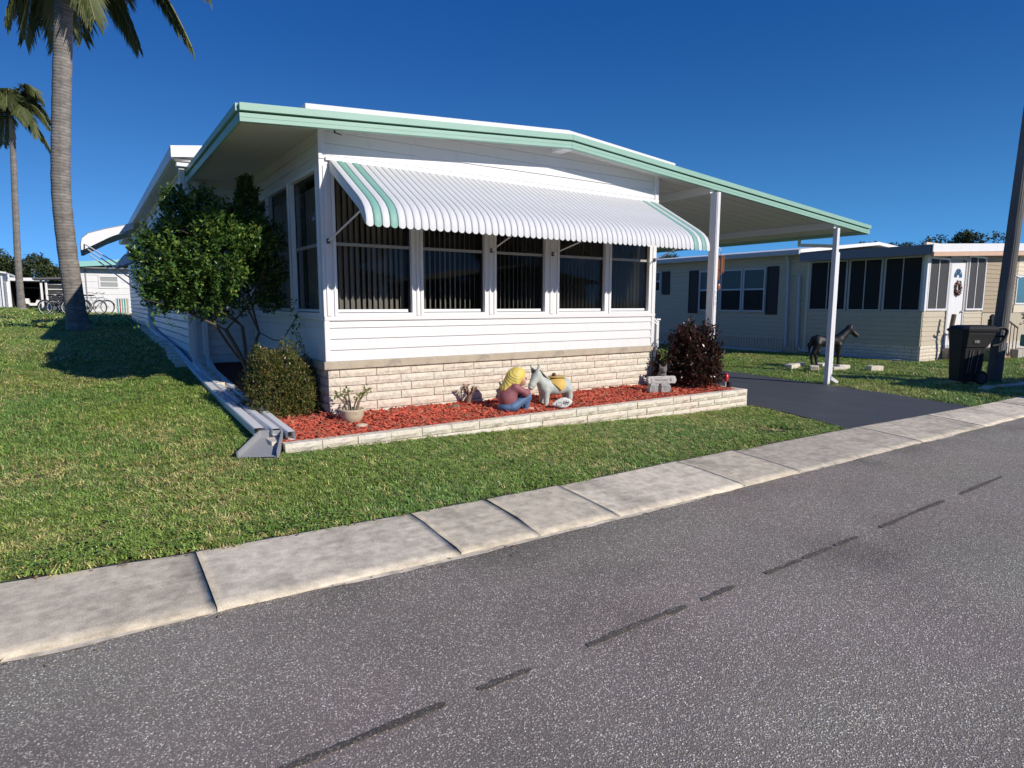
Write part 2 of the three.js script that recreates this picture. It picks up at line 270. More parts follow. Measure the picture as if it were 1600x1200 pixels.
const yellowness = (x, z) => { const a = fbm(x * 0.55 + 40, z * 0.55 + 60, 256, 4), b = fbm(x * 2.2 + 10, z * 2.2 + 30, 256, 3); let y = sstep(0.48, 0.66, a * 0.7 + b * 0.3); const p = (cx, cz, r) => Math.exp(-((x - cx) ** 2 + (z - cz) ** 2) / (r * r)); y = Math.max(y * 0.5, p(-3.0, 0.9, 0.42), 0.8 * p(-1.95, 1.5, 0.4), 0.8 * p(-1.5, 1.25, 0.45), 0.7 * p(-2.9, 2.5, 0.3), 0.45 * p(3.4, 2.2, 0.9)); return Math.min(1, y); };
function sow(list) {
  const grassMat = new THREE.MeshStandardMaterial({ color: 0xffffff, roughness: 0.36, side: THREE.DoubleSide });
  list.forEach(([x0, x1, z0, z1, dens, sc, gi], k) => {
    reseed(900 + k); const geo = [tuftGeo(11, 0.055, 0.05, 0.0045), tuftGeo(9, 0.10, 0.11, 0.006), tuftGeo(10, 0.085, 0.3, 0.014)][gi];
    const n = Math.round((x1 - x0) * (z1 - z0) * dens), M4 = [], C4 = []; const o = new THREE.Object3D();
    for (let i = 0; i < n; i++) {
      const x = rr(x0, x1), z = rr(z0, z1), yl = R(), sz = R(), rot = R() * 6.283, t1 = rr(-0.2, 0.2), t2 = rr(-0.2, 0.2), cv = R();
      if (inHouse(x, z) || inPoly(drivePoly, x, z) || z > zb(x) - 0.035 + 0.10 * (vn(x * 4, 1, 256) - 0.42)) continue;
      if (x < -4.6 - 0.3 * (3.2 - z) && z > -14) continue;
      if (bare(x, z) && R() < 0.9) continue;
      const y = yellowness(x, z); if (y > 0.5 && R() < (y - 0.5) * 0.7) continue;
      o.position.set(x, gh(x, z) - 0.012, z); o.rotation.set(t1, rot, t2); const s = sc * lerp(0.7, 1.25, sz) * (1 - 0.3 * y) * lerp(0.8, 1.15, vn(x * 1.3 + 8, z * 1.3, 256)); o.scale.set(sc * lerp(0.8, 1.2, cv), s, sc * lerp(0.8, 1.2, cv)); o.updateMatrix(); M4.push(o.matrix.clone());
      const straw = yl < 0.09 + 0.62 * y; const g = lerp(0.7, 1.95, cv), hue = vn(x * 0.9 + 3, z * 0.9 + 7, 256);
      C4.push(straw ? lin(0.40 * g, 0.36 * g, 0.14 * g) : lin(lerp(0.135, 0.20, hue) * g, lerp(0.24, 0.265, hue) * g, lerp(0.056, 0.05, hue) * g));
    }
    const im = new THREE.InstancedMesh(geo, grassMat, M4.length); M4.forEach((m, i) => { im.setMatrixAt(i, m); im.setColorAt(i, C4[i]); });
    im.name = numbered('lawn_grass'); im.userData = { kind: 'stuff', label: ['short green lawn grass in front of the brick planter', 'green lawn grass beside the house wall on the left', 'green lawn grass around the tall palm trunk', 'distant lawn grass behind the palm trunks', 'green grass strip between the driveway and the cream house', 'grass strip at the far end of the driveway'][k], category: 'grass' };
    scene.add(im);
  });
}
sow([[-5.6, 7.2, 1.2, 3.4, 1250, 1, 0], [-8, -0.9, -5, 1.25, 950, 1, 0], [-11.5, -1.2, -14, -5, 330, 1, 1], [-22, -1.0, -48, -14, 85, 1, 2], [10.2, 30, -1, 3.6, 330, 1, 1], [11, 20, -14, -1, 240, 1, 1]]);
// clover and broad weeds where the lawn meets the kerb
{
  reseed(31); const g = new THREE.CircleGeometry(1, 7); g.rotateX(-Math.PI / 2); const M4 = [], C4 = [], o = new THREE.Object3D();
  for (let i = 0; i < 2600; i++) {
    const x = R() < 0.55 ? rr(-3.3, 1.4) : rr(-5, 6.3), u = R() * R(), z = zb(x) - 0.05 - u * (x > -2 && x < 1 ? 0.35 : 0.9), m = vn(x * 1.7 + 5, z * 2 + 5, 256); if (m < 0.5) continue;
    const s = rr(0.006, 0.014); o.position.set(x, gh(x, z) + rr(0.02, 0.055), z); o.rotation.set(rr(-0.6, 0.6), R() * 6, rr(-0.6, 0.6)); o.scale.set(s, s, s); o.updateMatrix(); M4.push(o.matrix.clone()); const k = rr(0.7, 1.3); C4.push(lin(0.13 * k, 0.23 * k, 0.035 * k));
  }
  const im = new THREE.InstancedMesh(g, new THREE.MeshStandardMaterial({ color: 0xffffff, roughness: 0.6, side: THREE.DoubleSide }), M4.length); M4.forEach((m, i) => { im.setMatrixAt(i, m); im.setColorAt(i, C4[i]); }); im.name = 'clover'; im.userData = { kind: 'stuff', label: 'small round clover leaves along the kerb edge of the lawn', category: 'weeds' }; scene.add(im);
}
// dry leaves and bits of straw along the kerb
{
  reseed(47); const g = new THREE.BufferGeometry(); g.setAttribute('position', new THREE.Float32BufferAttribute([-0.5, 0, 0, 0, 0.12, 0.28, 0.5, 0.04, 0, 0, 0.1, -0.26], 3)); g.setIndex([0, 1, 2, 0, 2, 3]); g.computeVertexNormals(); const M4 = [], C4 = [], o = new THREE.Object3D();
  for (let i = 0; i < 900; i++) { const x = rr(-4.5, 9.5), w = R(), onRoad = w < 0.18, z = w < 0.66 ? zb(x) + rr(-0.06, 0.07) : onRoad ? zf(x) + 0.3 * R() * R() : rr(1.3, 3.1); const zz = onRoad ? zf(x) + 0.02 + 0.35 * R() * R() : z; if (inPoly(drivePoly, x, zz)) continue; const y = onRoad ? -0.342 : zz > zb(x) - 0.02 ? -0.262 : gh(x, zz) + 0.03; const s = rr(0.012, 0.045); o.position.set(x, y, zz); o.rotation.set(rr(-0.3, 0.3), R() * 6.28, rr(-0.3, 0.3)); o.scale.set(s, s, s * rr(0.3, 1)); o.updateMatrix(); M4.push(o.matrix.clone()); const k = rr(0.5, 1.3); C4.push(lin(0.26 * k, 0.17 * k, 0.085 * k)); }
  const im = new THREE.InstancedMesh(g, mat([1, 1, 1], 0.9), M4.length); M4.forEach((m, i) => { im.setMatrixAt(i, m); im.setColorAt(i, C4[i]); }); im.name = 'leaf_litter'; im.userData = { kind: 'stuff', label: 'scattered dry leaf bits along the kerb and lawn edge', category: 'leaf litter' }; scene.add(im);
}
// ---------- the mobile home ----------
const home = thing('mobile_home', 'white mobile home with mint green roof edge, striped awning and carport', 'house', [0, 0, 0]);
// clapboard: one wedge-shaped board after another
function boardsFront(parent, x0, x1, z, ys, m, name = 'siding_board') { // facing +z
  for (let i = 0; i < ys.length - 1; i++) { const a = ys[i], b = ys[i + 1]; mesh(name, muv(ext([[-0.03, a], [0.018, a], [0.019, a + 0.006], [0.003, b - 0.004], [-0.03, b - 0.004]], x1 - x0, Z, Y, V(x1, 0, z)), 0.5, i * 0.37, i * 0.61), m, parent); }
}
function boardsLeft(parent, z0, z1, x, ys, m, name = 'siding_board') { // facing -x, z0 < z1
  for (let i = 0; i < ys.length - 1; i++) { const a = ys[i], b = ys[i + 1]; mesh(name, muv(ext([[-0.03, a], [0.018, a], [0.019, a + 0.006], [0.003, b - 0.004], [-0.03, b - 0.004]], z1 - z0, NX, Y, V(x, 0, z1)), 0.5, i * 0.37, i * 0.61), m, parent); }
}
const steps = (a, b, d) => { const r = []; for (let y = a; y < b - d * 0.3; y += d) r.push(y); r.push(b); return r; };
// rough-faced bricks, a few shapes shared by all
reseed(321);
const brickGeos = [0, 1, 2, 3].map(() => {
  const nx = 5, ny = 2, g = new THREE.BoxGeometry(1, 1, 1, nx, ny, 1), p = g.attributes.position;
  const J = {}; for (let i = 0; i < p.count; i++) { const x = p.getX(i), y = p.getY(i), z = p.getZ(i); if (z < 0) continue; const k = x.toFixed(2) + y.toFixed(2); if (!(k in J)) J[k] = R(); const edge = Math.abs(Math.abs(x) - 0.5) < 1e-3 || Math.abs(Math.abs(y) - 0.5) < 1e-3; p.setZ(i, 0.5 + (edge ? -0.10 * J[k] - 0.04 : 0.22 * J[k])); if (Math.abs(y) > 0.49) p.setY(i, y * (0.985 + 0.02 * J[k])); }
  const h = g.toNonIndexed(); h.computeVertexNormals(); return h;
});
const brickUV = {};
function brick(parent, x0, x1, y0, y1, zface, facing = 'z', depth = 0.07, off = R()) {
  const L = x1 - x0, key = Math.round(L * 50) + ':' + Math.floor(R() * 4);
  if (!brickUV[key]) { const g = brickGeos[+key.split(':')[1]].clone(); const p = g.attributes.position, uv = new Float32Array(p.count * 2), o1 = R(), o2 = R(); for (let i = 0; i < p.count; i++) { uv[2 * i] = p.getX(i) * L * 1.6 + o1; uv[2 * i + 1] = p.getY(i) * 0.1 * 1.6 + o2; } g.setAttribute('uv', new THREE.BufferAttribute(uv, 2)); brickUV[key] = g; }
  const m = mesh('brick', brickUV[key], brickMats[Math.floor(R() * 4)], parent); m.scale.set(L, y1 - y0, depth * rr(0.94, 1.06));
  if (facing === 'z') m.position.set((x0 + x1) / 2, (y0 + y1) / 2, zface - depth / 2);
  else if (facing === '-x') { m.rotation.y = -Math.PI / 2; m.position.set(zface + depth / 2, (y0 + y1) / 2, (x0 + x1) / 2); }
  else { m.rotation.y = Math.PI / 2; m.position.set(zface - depth / 2, (y0 + y1) / 2, (x0 + x1) / 2); }
  return m;
}
// front brick skirt
{
  const sk = part('brick_skirt', home); reseed(11);
  mesh('mortar', muv(bx(0.02, 5.93, -0.3, 0.645, -0.12, -0.018), 1), mortarMat, sk);
  for (let r = 0; r < 7; r++) {
    const y1 = 0.640 - r * 0.1125, y0 = y1 - 0.1035; let x = 0.012, first = true; const offs = r % 2 ? 0.52 : 0.165;
    while (x < 5.9) { let e = first ? offs : x + 0.507; if (!first && r === 0 && x > 2.6 && x < 2.75) e = x + 0.165; if (!first && r === 2 && x > 2.9 && x < 3.3) e = x + 0.2; first = false; e = Math.min(e, 5.935); if (5.935 - e < 0.06) e = 5.935; brick(sk, x + 0.0045, e - 0.0045, y0, y1, rr(-0.002, 0.004)); x = e; }
  }
  const ss = part('brick_skirt', home);
  mesh('mortar', muv(bx(0.02, 0.12, -0.3, 0.645, -4.05, -0.13), 1), mortarMat, ss);
  for (let r = 0; r < 7; r++) { const y1 = 0.640 - r * 0.1125, y0 = y1 - 0.1035; let z = -0.075, f = true; while (z > -4.0) { let e = f ? z - (r % 2 ? 0.3 : 0.5) : z - 0.507; f = false; e = Math.max(e, -4.03); brick(ss, e + 0.0045, z - 0.0045, y0, y1, 0.0, '-x'); z = e; } }
  mesh('stone_ledge', muv(merge([rbx(-0.045, 5.985, 0.645, 0.748, -0.04, 0.035, 0.01), rbx(-0.045, 0.03, 0.645, 0.748, -4.05, -0.045, 0.01)]), 0.7), ledgeMat, home);
}
// front wall below and above the windows
{
  const fw = part('front_wall', home);
  boardsFront(fw, 0.03, 5.9, 0, [0.75, 0.896, 1.039, 1.182, 1.272], whiteSiding);
  mesh('window_sill', rbx(-0.02, 5.97, 1.272, 1.33, -0.05, 0.03, 0.008), trimWhite, fw);
  for (const [a, b] of [[-0.022, 0.045], [5.885, 5.965]]) mesh('corner_trim', muv(rbx(a, b, 0.75, 1.272, -0.05, 0.024, 0.006), 0.5), trimWhite, fw);
  const soff = x => x < 3.68 ? 3.545 + 0.0728 * (x + 0.99) : 3.885 - 0.0805 * (x - 3.68);
  for (let k = 0, a = 3.27; k < 5; k++) {
    const b = Math.min(3.184 + 0.143 * (k + 1), 4); const pts = []; const N = 24;
    const lo = Math.max(a, 3.27); const xsTop = []; for (let i = 0; i <= N; i++) { const x = lerp(0.04, 5.9, i / N); xsTop.push([x, Math.min(b - 0.004, soff(x))]); }
    const ok = xsTop.filter(p => p[1] > lo + 0.002); if (ok.length < 2) { a = b; continue; }
    pts.push([ok[0][0], lo], [ok[ok.length - 1][0], lo], ...ok.reverse());
    const g = ext(pts, 0.02, X, Y, V(0, 0, 0)); const p = g.attributes.position; for (let i = 0; i < p.count; i++) p.setZ(i, p.getZ(i) - 0.012 - 0.016 * Math.min(1, (p.getY(i) - lo) / 0.14)); mesh('siding_board', muv(g, 0.5, k * 0.3), whiteSiding, fw); a = b;
  }
  for (const [a, b] of [[-0.022, 0.05], [5.89, 5.975]]) mesh('corner_trim', muv(rbx(a, b, 3.27, soff(a) + 0.01, -0.05, 0.022, 0.006), 0.5), trimWhite, fw);
  mesh('header_board', rbx(-0.02, 5.97, 3.195, 3.268, -0.05, 0.012, 0.005), trimWhite, fw);
}
// windows
function ring(x0, x1, y0, y1, w, d, A, O) { return ext([[x0, y0], [x1, y0], [x1, y1], [x0, y1]], d, A, Y, O, [[[x0 + w, y0 + w], [x0 + w, y1 - w], [x1 - w, y1 - w], [x1 - w, y0 + w]]]); }
const slatGeo = (() => { const P = [], I = []; for (let i = 0; i <= 4; i++) { const u = i / 4 - 0.5; for (const y of [0, 1]) P.push(u * 0.089, y, 0.010 * (1 - 4 * u * u)); } for (let i = 0; i < 4; i++) { const k = i * 2; I.push(k, k + 2, k + 1, k + 1, k + 2, k + 3); } const g = new THREE.BufferGeometry(); g.setAttribute('position', new THREE.Float32BufferAttribute(P, 3)); g.setIndex(I); g.computeVertexNormals(); return g; })();
function windowAt(u0, u1, y0, y1, side, opt = {}) { // side 'f' faces +z at z=0, 'l' faces -x at x=0
  const w = part('window', home), f = side === 'f', A = f ? X : Z; // 'l': profile along z, extruded to -x
  const O = (d0) => f ? V(0, 0, d0) : V(-d0, 0, 0);
  const rg = (a, b, c, d, wd, dep, off) => f ? ring(a, b, c, d, wd, dep, X, V(0, 0, off)) : ring(a, b, c, d, wd, dep, Z, V(-off, 0, 0));
  const bb = (a, b, c, d, o0, o1) => f ? rbx(a, b, c, d, o0, o1, 0.004) : rbx(-o1, -o0, c, d, a, b, 0.004);
  mesh('frame', rg(u0, u1, y0, y1, 0.042, 0.075, -0.045), aluWhite, w);
  mesh('gasket', rg(u0 + 0.042, u1 - 0.042, y0 + 0.042, y1 - 0.042, 0.022, 0.02, -0.055), gasket, w);
  const mid = 2.25;
  mesh('meeting_rail', bb(u0 + 0.05, u1 - 0.05, mid - 0.02, mid + 0.02, -0.05, -0.024), railGrey, w);
  mesh('bottom_rail', bb(u0 + 0.055, u1 - 0.085, y0 + 0.05, y0 + 0.088, -0.05, -0.022), aluWhite, w);
  const pane = (a, b, dd) => { const g = new THREE.PlaneGeometry(u1 - u0 - 0.09, b - a); if (f) g.translate((u0 + u1) / 2, (a + b) / 2, dd); else { g.rotateY(-Math.PI / 2); g.translate(-dd, (a + b) / 2, (u0 + u1) / 2); } mesh('pane', g, glassMat, w); };
  pane(y0 + 0.085, mid - 0.02, -0.046); pane(mid + 0.02, y1 - 0.045, -0.040);
  const n = Math.round((u1 - u0 - 0.06) / 0.083);
  for (let i = 0; i < n; i++) { const u = u0 + 0.05 + (i + 0.5) * (u1 - u0 - 0.1) / n; if (opt.gap && R() < opt.gap) continue; const s = mesh('blind_slat', slatGeo, blindMat, w); s.scale.set(1, y1 - y0 - 0.18, 1); const ang = (opt.ang ?? 0.8) + rr(-0.10, 0.10); if (f) { s.position.set(u, y0 + 0.06, -0.20); s.rotation.y = ang; } else { s.position.set(0.20, y0 + 0.06, u); s.rotation.y = -Math.PI / 2 + ang; } }
}
const railGrey = mat([0.36, 0.36, 0.36], 0.5);
reseed(66);
const FW = [[0.12, 1.245, 0.62], [1.335, 2.415, 0.95], [2.535, 3.525, 1.12], [3.725, 4.785, 1.25], [4.845, 5.83, 1.2]];
FW.forEach(([a, b, ang]) => windowAt(a, b, 1.33, 3.195, 'f', { ang }));
[[-0.02, 0.12], [1.245, 1.335], [2.415, 2.535], [3.525, 3.725], [4.785, 4.845], [5.83, 5.97]].forEach(([a, b]) => {
  const w = b - a; mesh('window_post', merge([rbx(a, b, 1.33, 3.195, -0.06, 0.016, 0.005), ...(w > 0.08 ? [rbx(a + w * 0.30, b - w * 0.30, 1.335, 3.19, 0.016, 0.03, 0.004)] : [])]), trimWhite, home);
});
// left wall of the front room
[[-1.36, -0.10], [-2.62, -1.44], [-3.9, -2.7]].forEach(([a, b]) => windowAt(a, b, 1.33, 3.195, 'l', { ang: 0.5 }));
[[-0.10, -0.06], [-1.44, -1.36], [-2.70, -2.62], [-4.05, -3.9]].forEach(([a, b]) => mesh('window_post', rbx(-0.014, 0.06, 1.33, 3.195, a, b, 0.004), trimWhite, home));
{
  const sw = part('left_wall', home);
  boardsLeft(sw, -4.05, -0.052, 0.0, [0.75, 0.896, 1.039, 1.182, 1.28], whiteSiding);
  mesh('window_sill', rbx(-0.035, 0.06, 1.28, 1.33, -4.05, -0.052, 0.006), trimWhite, sw);
  boardsLeft(sw, -4.05, -0.052, 0.0, [3.195, 3.327, 3.47, 3.625], whiteSiding);
}
// inside of the front room, so that the windows look into something
{
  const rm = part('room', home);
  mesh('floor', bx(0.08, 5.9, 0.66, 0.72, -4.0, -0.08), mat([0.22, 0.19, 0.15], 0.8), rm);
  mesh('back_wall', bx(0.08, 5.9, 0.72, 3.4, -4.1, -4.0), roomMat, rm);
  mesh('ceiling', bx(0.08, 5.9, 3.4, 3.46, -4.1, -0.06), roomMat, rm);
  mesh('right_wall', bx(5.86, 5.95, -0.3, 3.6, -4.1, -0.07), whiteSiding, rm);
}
// roof over the front room and the carport
{
  const rf = part('roof', home);
  const prof = (dt, db, x0 = -0.99, x1 = 12.5) => { const yt = x => x < 3.68 ? 3.656 + 0.0728 * (x + 0.99) : 3.996 - 0.0812 * (x - 3.68); return [[x0, yt(x0) - db], [3.68, yt(3.68) - db], [x1, yt(x1) - db], [x1, yt(x1) - dt], [3.68, yt(3.68) - dt], [x0, yt(x0) - dt]]; };
  const half = (dt, db, left) => { const yt = x => x < 3.68 ? 3.656 + 0.0728 * (x + 0.99) : 3.996 - 0.0812 * (x - 3.68); const a = left ? -0.99 : 3.682, b = left ? 3.678 : 12.5; return [[a, yt(a) - db], [b, yt(b) - db], [b, yt(b) - dt], [a, yt(a) - dt]]; };
  mesh('soffit', muv(ext(prof(0.03, 0.112, -0.96, 12.46), 9.25, X, Y, V(0, 0, -8.94)), 0.5), soffitMat, rf);
  // pan seams under the carport
  const yt = x => 3.996 - 0.0812 * (x - 3.68); const seams = []; for (let z = -0.1; z > -8.8; z -= 0.305) seams.push(ext([[6.05, yt(6.05) - 0.124], [12.4, yt(12.4) - 0.124], [12.4, yt(12.4) - 0.113], [6.05, yt(6.05) - 0.113]], 0.02, X, Y, V(0, 0, z)));
  mesh('pan_seam', merge(seams), soffitMat, rf);
  for (const left of [true, false]) {
    const f = part('fascia', rf);
    mesh('upper_trim', muv(ext(half(-0.004, 0.074, left), 0.098, X, Y, V(0, 0, 0.335)), 0.7, left ? 0 : 0.4), mintMat, f);
    mesh('lower_trim', muv(ext(half(0.097, 0.188, left), 0.073, X, Y, V(0, 0, 0.335)), 0.7, 0.3), mintMat, f);
    mesh('trim_groove', muv(ext(half(0.135, 0.143, left), 0.005, X, Y, V(0, 0, 0.407)), 0.7), mintMat, f);
    mesh('backing', muv(ext(half(0.02, 0.15, left), 0.01, X, Y, V(0, 0, 0.322)), 0.7), mintMat, f);
  }
  const ls = part('fascia', rf); // left edge, running back
  mesh('upper_trim', muv(bx(-1.025, -0.97, 3.582, 3.662, -3.95, 0.377), 0.7), mintMat, ls);
  mesh('lower_trim', muv(bx(-1.0, -0.966, 3.468, 3.559, -3.95, 0.373), 0.7), mintMat, ls);
  const rs2 = part('gutter', rf);
  mesh('upper_trim', muv(bx(12.46, 12.56, 3.22, 3.29, -8.9, 0.377), 0.7), mintMat, rs2);
  mesh('lower_trim', muv(ext([[0, 0], [0.06, 0], [0.09, 0.03], [0.09, 0.12], [0, 0.12]], 9.25, X, Y, V(12.45, 3.09, -8.88)), 0.7), mintMat, rs2);
  mesh('roof_deck', muv(ext([[-0.95, 3.663], [3.68, 4.0], [12.45, 3.288], [12.45, 3.296], [3.68, 4.008], [-0.95, 3.671]], 9.2, X, Y, V(0, 0, -8.9)), 0.5), roofWhite, rf);
  mesh('roof_cap', muv(ext([[-0.21, 3.735], [3.78, 4.02], [6.17, 3.826], [6.17, 3.925], [3.78, 4.125], [-0.21, 3.84]], 4.1, X, Y, V(0, 0, -3.9)), 0.5), roofWhite, rf);
  mesh('ridge_beam', bx(3.60, 3.78, 3.81, 3.895, -0.05, 0.36), trimWhite, rf);
  mesh('gable_light_hook', merge([bar(V(0.09, 3.53, 0.30), V(0.17, 3.50, 0.34), 0.012), bar(V(0.09, 3.60, 0.30), V(0.10, 3.52, 0.30), 0.018)]), darkMetal, rf);
  // carport beams along the depth
  for (const [x, y] of [[7.0, 3.616], [11.15, 3.279]]) mesh('carport_beam', bx(x - 0.05, x + 0.05, y - 0.14, y, -8.9, 0.34), trimWhite, rf);
}
// carport posts
{
  const p1 = mesh('carport_post', muv(merge([rbx(6.95, 7.05, -0.25, 3.48, 0.40 - 0.05, 0.50, 0.008), rbx(6.965, 7.035, -0.25, 3.48, 0.50, 0.512, 0.003)]), 0.5), trimWhite, home);
  const cv = document.createElement('canvas'); cv.width = 64; cv.height = 256; const c = cv.getContext('2d'); c.fillStyle = '#f2f2f2'; c.fillRect(0, 0, 64, 256); c.fillStyle = '#9d9d9d'; c.font = 'bold 78px sans-serif'; c.textAlign = 'center'; ['1', '3', '5'].forEach((t, i) => c.fillText(t, 32, 72 + i * 82));
  const ct = new THREE.CanvasTexture(cv); ct.colorSpace = THREE.SRGBColorSpace; const g = new THREE.PlaneGeometry(0.06, 0.30); g.translate(7.0, 1.60, 0.5145); mesh('house_number', g, mat([0.9, 0.9, 0.9], 0.5, { map: ct }), p1);
  mesh('carport_post', muv(rbx(11.1, 11.2, -0.33, 3.14, 0.33, 0.43, 0.008), 0.5), trimWhite, home);
}
// downspout at the far post
function pipeGeo(pts, w, h) { // rectangular tube, open at both ends
  const P = [], I = [], n = pts.length;
  pts.forEach((p, i) => { const d = pts[Math.min(n - 1, i + 1)].clone().sub(pts[Math.max(0, i - 1)]).normalize(); let s = d.clone().cross(Y); if (s.length() < 0.15) s = V(1, 0, 0); s.normalize(); const u = s.clone().cross(d).normalize(); const c = 0.18; for (const [a, b] of [[-1, -1 + c], [-1 + c, -1], [1 - c, -1], [1, -1 + c], [1, 1 - c], [1 - c, 1], [-1 + c, 1], [-1, 1 - c]]) { const v = p.clone().addScaledVector(s, a * w / 2).addScaledVector(u, b * h / 2); P.push(v.x, v.y, v.z); } });
  for (let i = 0; i < n - 1; i++) for (let k = 0; k < 8; k++) { const a = i * 8 + k, b = i * 8 + (k + 1) % 8, c = a + 8, d = b + 8; I.push(a, b, c, c, b, d); }
  let g = new THREE.BufferGeometry(); g.setAttribute('position', new THREE.Float32BufferAttribute(P, 3)); g.setIndex(I); g = g.toNonIndexed(); g.computeVertexNormals(); return g;
}
mesh('downspout', pipeGeo([V(12.48, 3.1, -1.3), V(12.4, 2.96, -1.25), V(11.42, 2.78, 0.20), V(11.28, 2.62, 0.36), V(11.26, -0.05, 0.38), V(11.28, -0.16, 0.40), V(11.42, -0.26, 0.46)], 0.075, 0.075), aluWhite, home);
// the awning over the front windows
{
  const aw = part('awning', home); const N = 60, x0 = 0.10, x1 = 5.92, w = (x1 - x0) / N;
  const prof = [[0.03, 3.262], [0.35, 3.075], [0.70, 2.87], [0.98, 2.705], [1.09, 2.63], [1.165, 2.555], [1.205, 2.47], [1.215, 2.41], [1.215, 2.385]];
  const P = [], I = [], M = 8;
  prof.forEach(([z, y], j) => { const a = prof[Math.max(0, j - 1)], b = prof[Math.min(prof.length - 1, j + 1)]; let tz = b[0] - a[0], ty = b[1] - a[1]; const l = Math.hypot(tz, ty); const nz = -ty / l, ny = tz / l; for (let i = 0; i <= M; i++) { const u = [-1, -0.96, -0.8, -0.42, 0, 0.42, 0.8, 0.96, 1][i], hh = [-0.014, 0.002, 0.0075, 0.0105, 0.0115, 0.0105, 0.0075, 0.002, -0.014][i]; let dy = 0; if (j === prof.length - 1) dy = -0.042 * Math.sqrt(Math.max(0, 1 - u * u)); P.push(u * w * 0.468, y + ny * hh + dy, z + nz * hh); } });
  for (let j = 0; j < prof.length - 1; j++) for (let i = 0; i < M; i++) { const a = j * (M + 1) + i, b = a + 1, c = a + M + 1, d = c + 1; I.push(a, c, b, b, c, d); }
  const g = new THREE.BufferGeometry(); g.setAttribute('position', new THREE.Float32BufferAttribute(P, 3)); g.setIndex(I); g.computeVertexNormals(); const uv = []; for (let i = 0; i < P.length; i += 3) uv.push(P[i] * 0.6, P[i + 2] * 0.4); g.setAttribute('uv', new THREE.Float32BufferAttribute(uv, 2));
  for (let k = 0; k < N; k++) { const m = mesh('awning_slat', g, [1, 3, N - 2, N - 4].includes(k) ? awnGreen : awnWhite, aw); m.position.x = x0 + (k + 0.5) * w; }
  { const q0 = prof.map(([z, y], j) => { const a = prof[Math.max(0, j - 1)], b = prof[Math.min(prof.length - 1, j + 1)]; const l = Math.hypot(b[0] - a[0], b[1] - a[1]); return [z + (b[1] - a[1]) / l * 0.016, y - (b[0] - a[0]) / l * 0.016]; }).slice(0, -1); const lowr = q0.map(([z, y]) => [z - 0.003, y - 0.003]).reverse(); mesh('awning_pan', ext([...q0, ...lowr].map(p => [-p[0], p[1]]), x1 - x0 - 0.03, NZ, Y, V(x0 + 0.015, 0, 0)), awnWhite, aw); }
  const sp = []; const inner = prof.map(([z, y]) => [z, y - 0.008]); const low = [[0.98, 2.44], [0.92, 2.60], [0.05, 3.12]];
  const plate = [...inner, [1.19, 2.37], [1.0, 2.56], [0.90, 2.62], [0.03, 3.13]];
  for (const x of [x0 + 0.006, x1 - 0.01]) mesh('end_plate', ext(plate.map(p => [-p[0], p[1]]), 0.005, NZ, Y, V(x, 0, 0)), aluWhite, aw);
  mesh('header_bar', rbx(0.06, 5.96, 3.255, 3.30, 0.0, 0.045, 0.004), aluWhite, aw);
  mesh('front_bar', rod(V(x0 + 0.03, 2.58, 1.10), V(x1 - 0.03, 2.58, 1.10), 0.012), aluWhite, aw);
  for (const [xa, xb] of [[0.06, 0.17], [2.48, 2.48], [3.62, 3.9], [5.9, 5.88]]) { mesh('support_arm', rod(V(xa, 2.27, 0.04), V(xb, 2.59, 1.05), 0.011), aluWhite, aw); mesh('arm_bracket', rbx(xa - 0.02, xa + 0.02, 2.24, 2.30, 0.03, 0.055, 0.004), darkMetal, aw); }
}
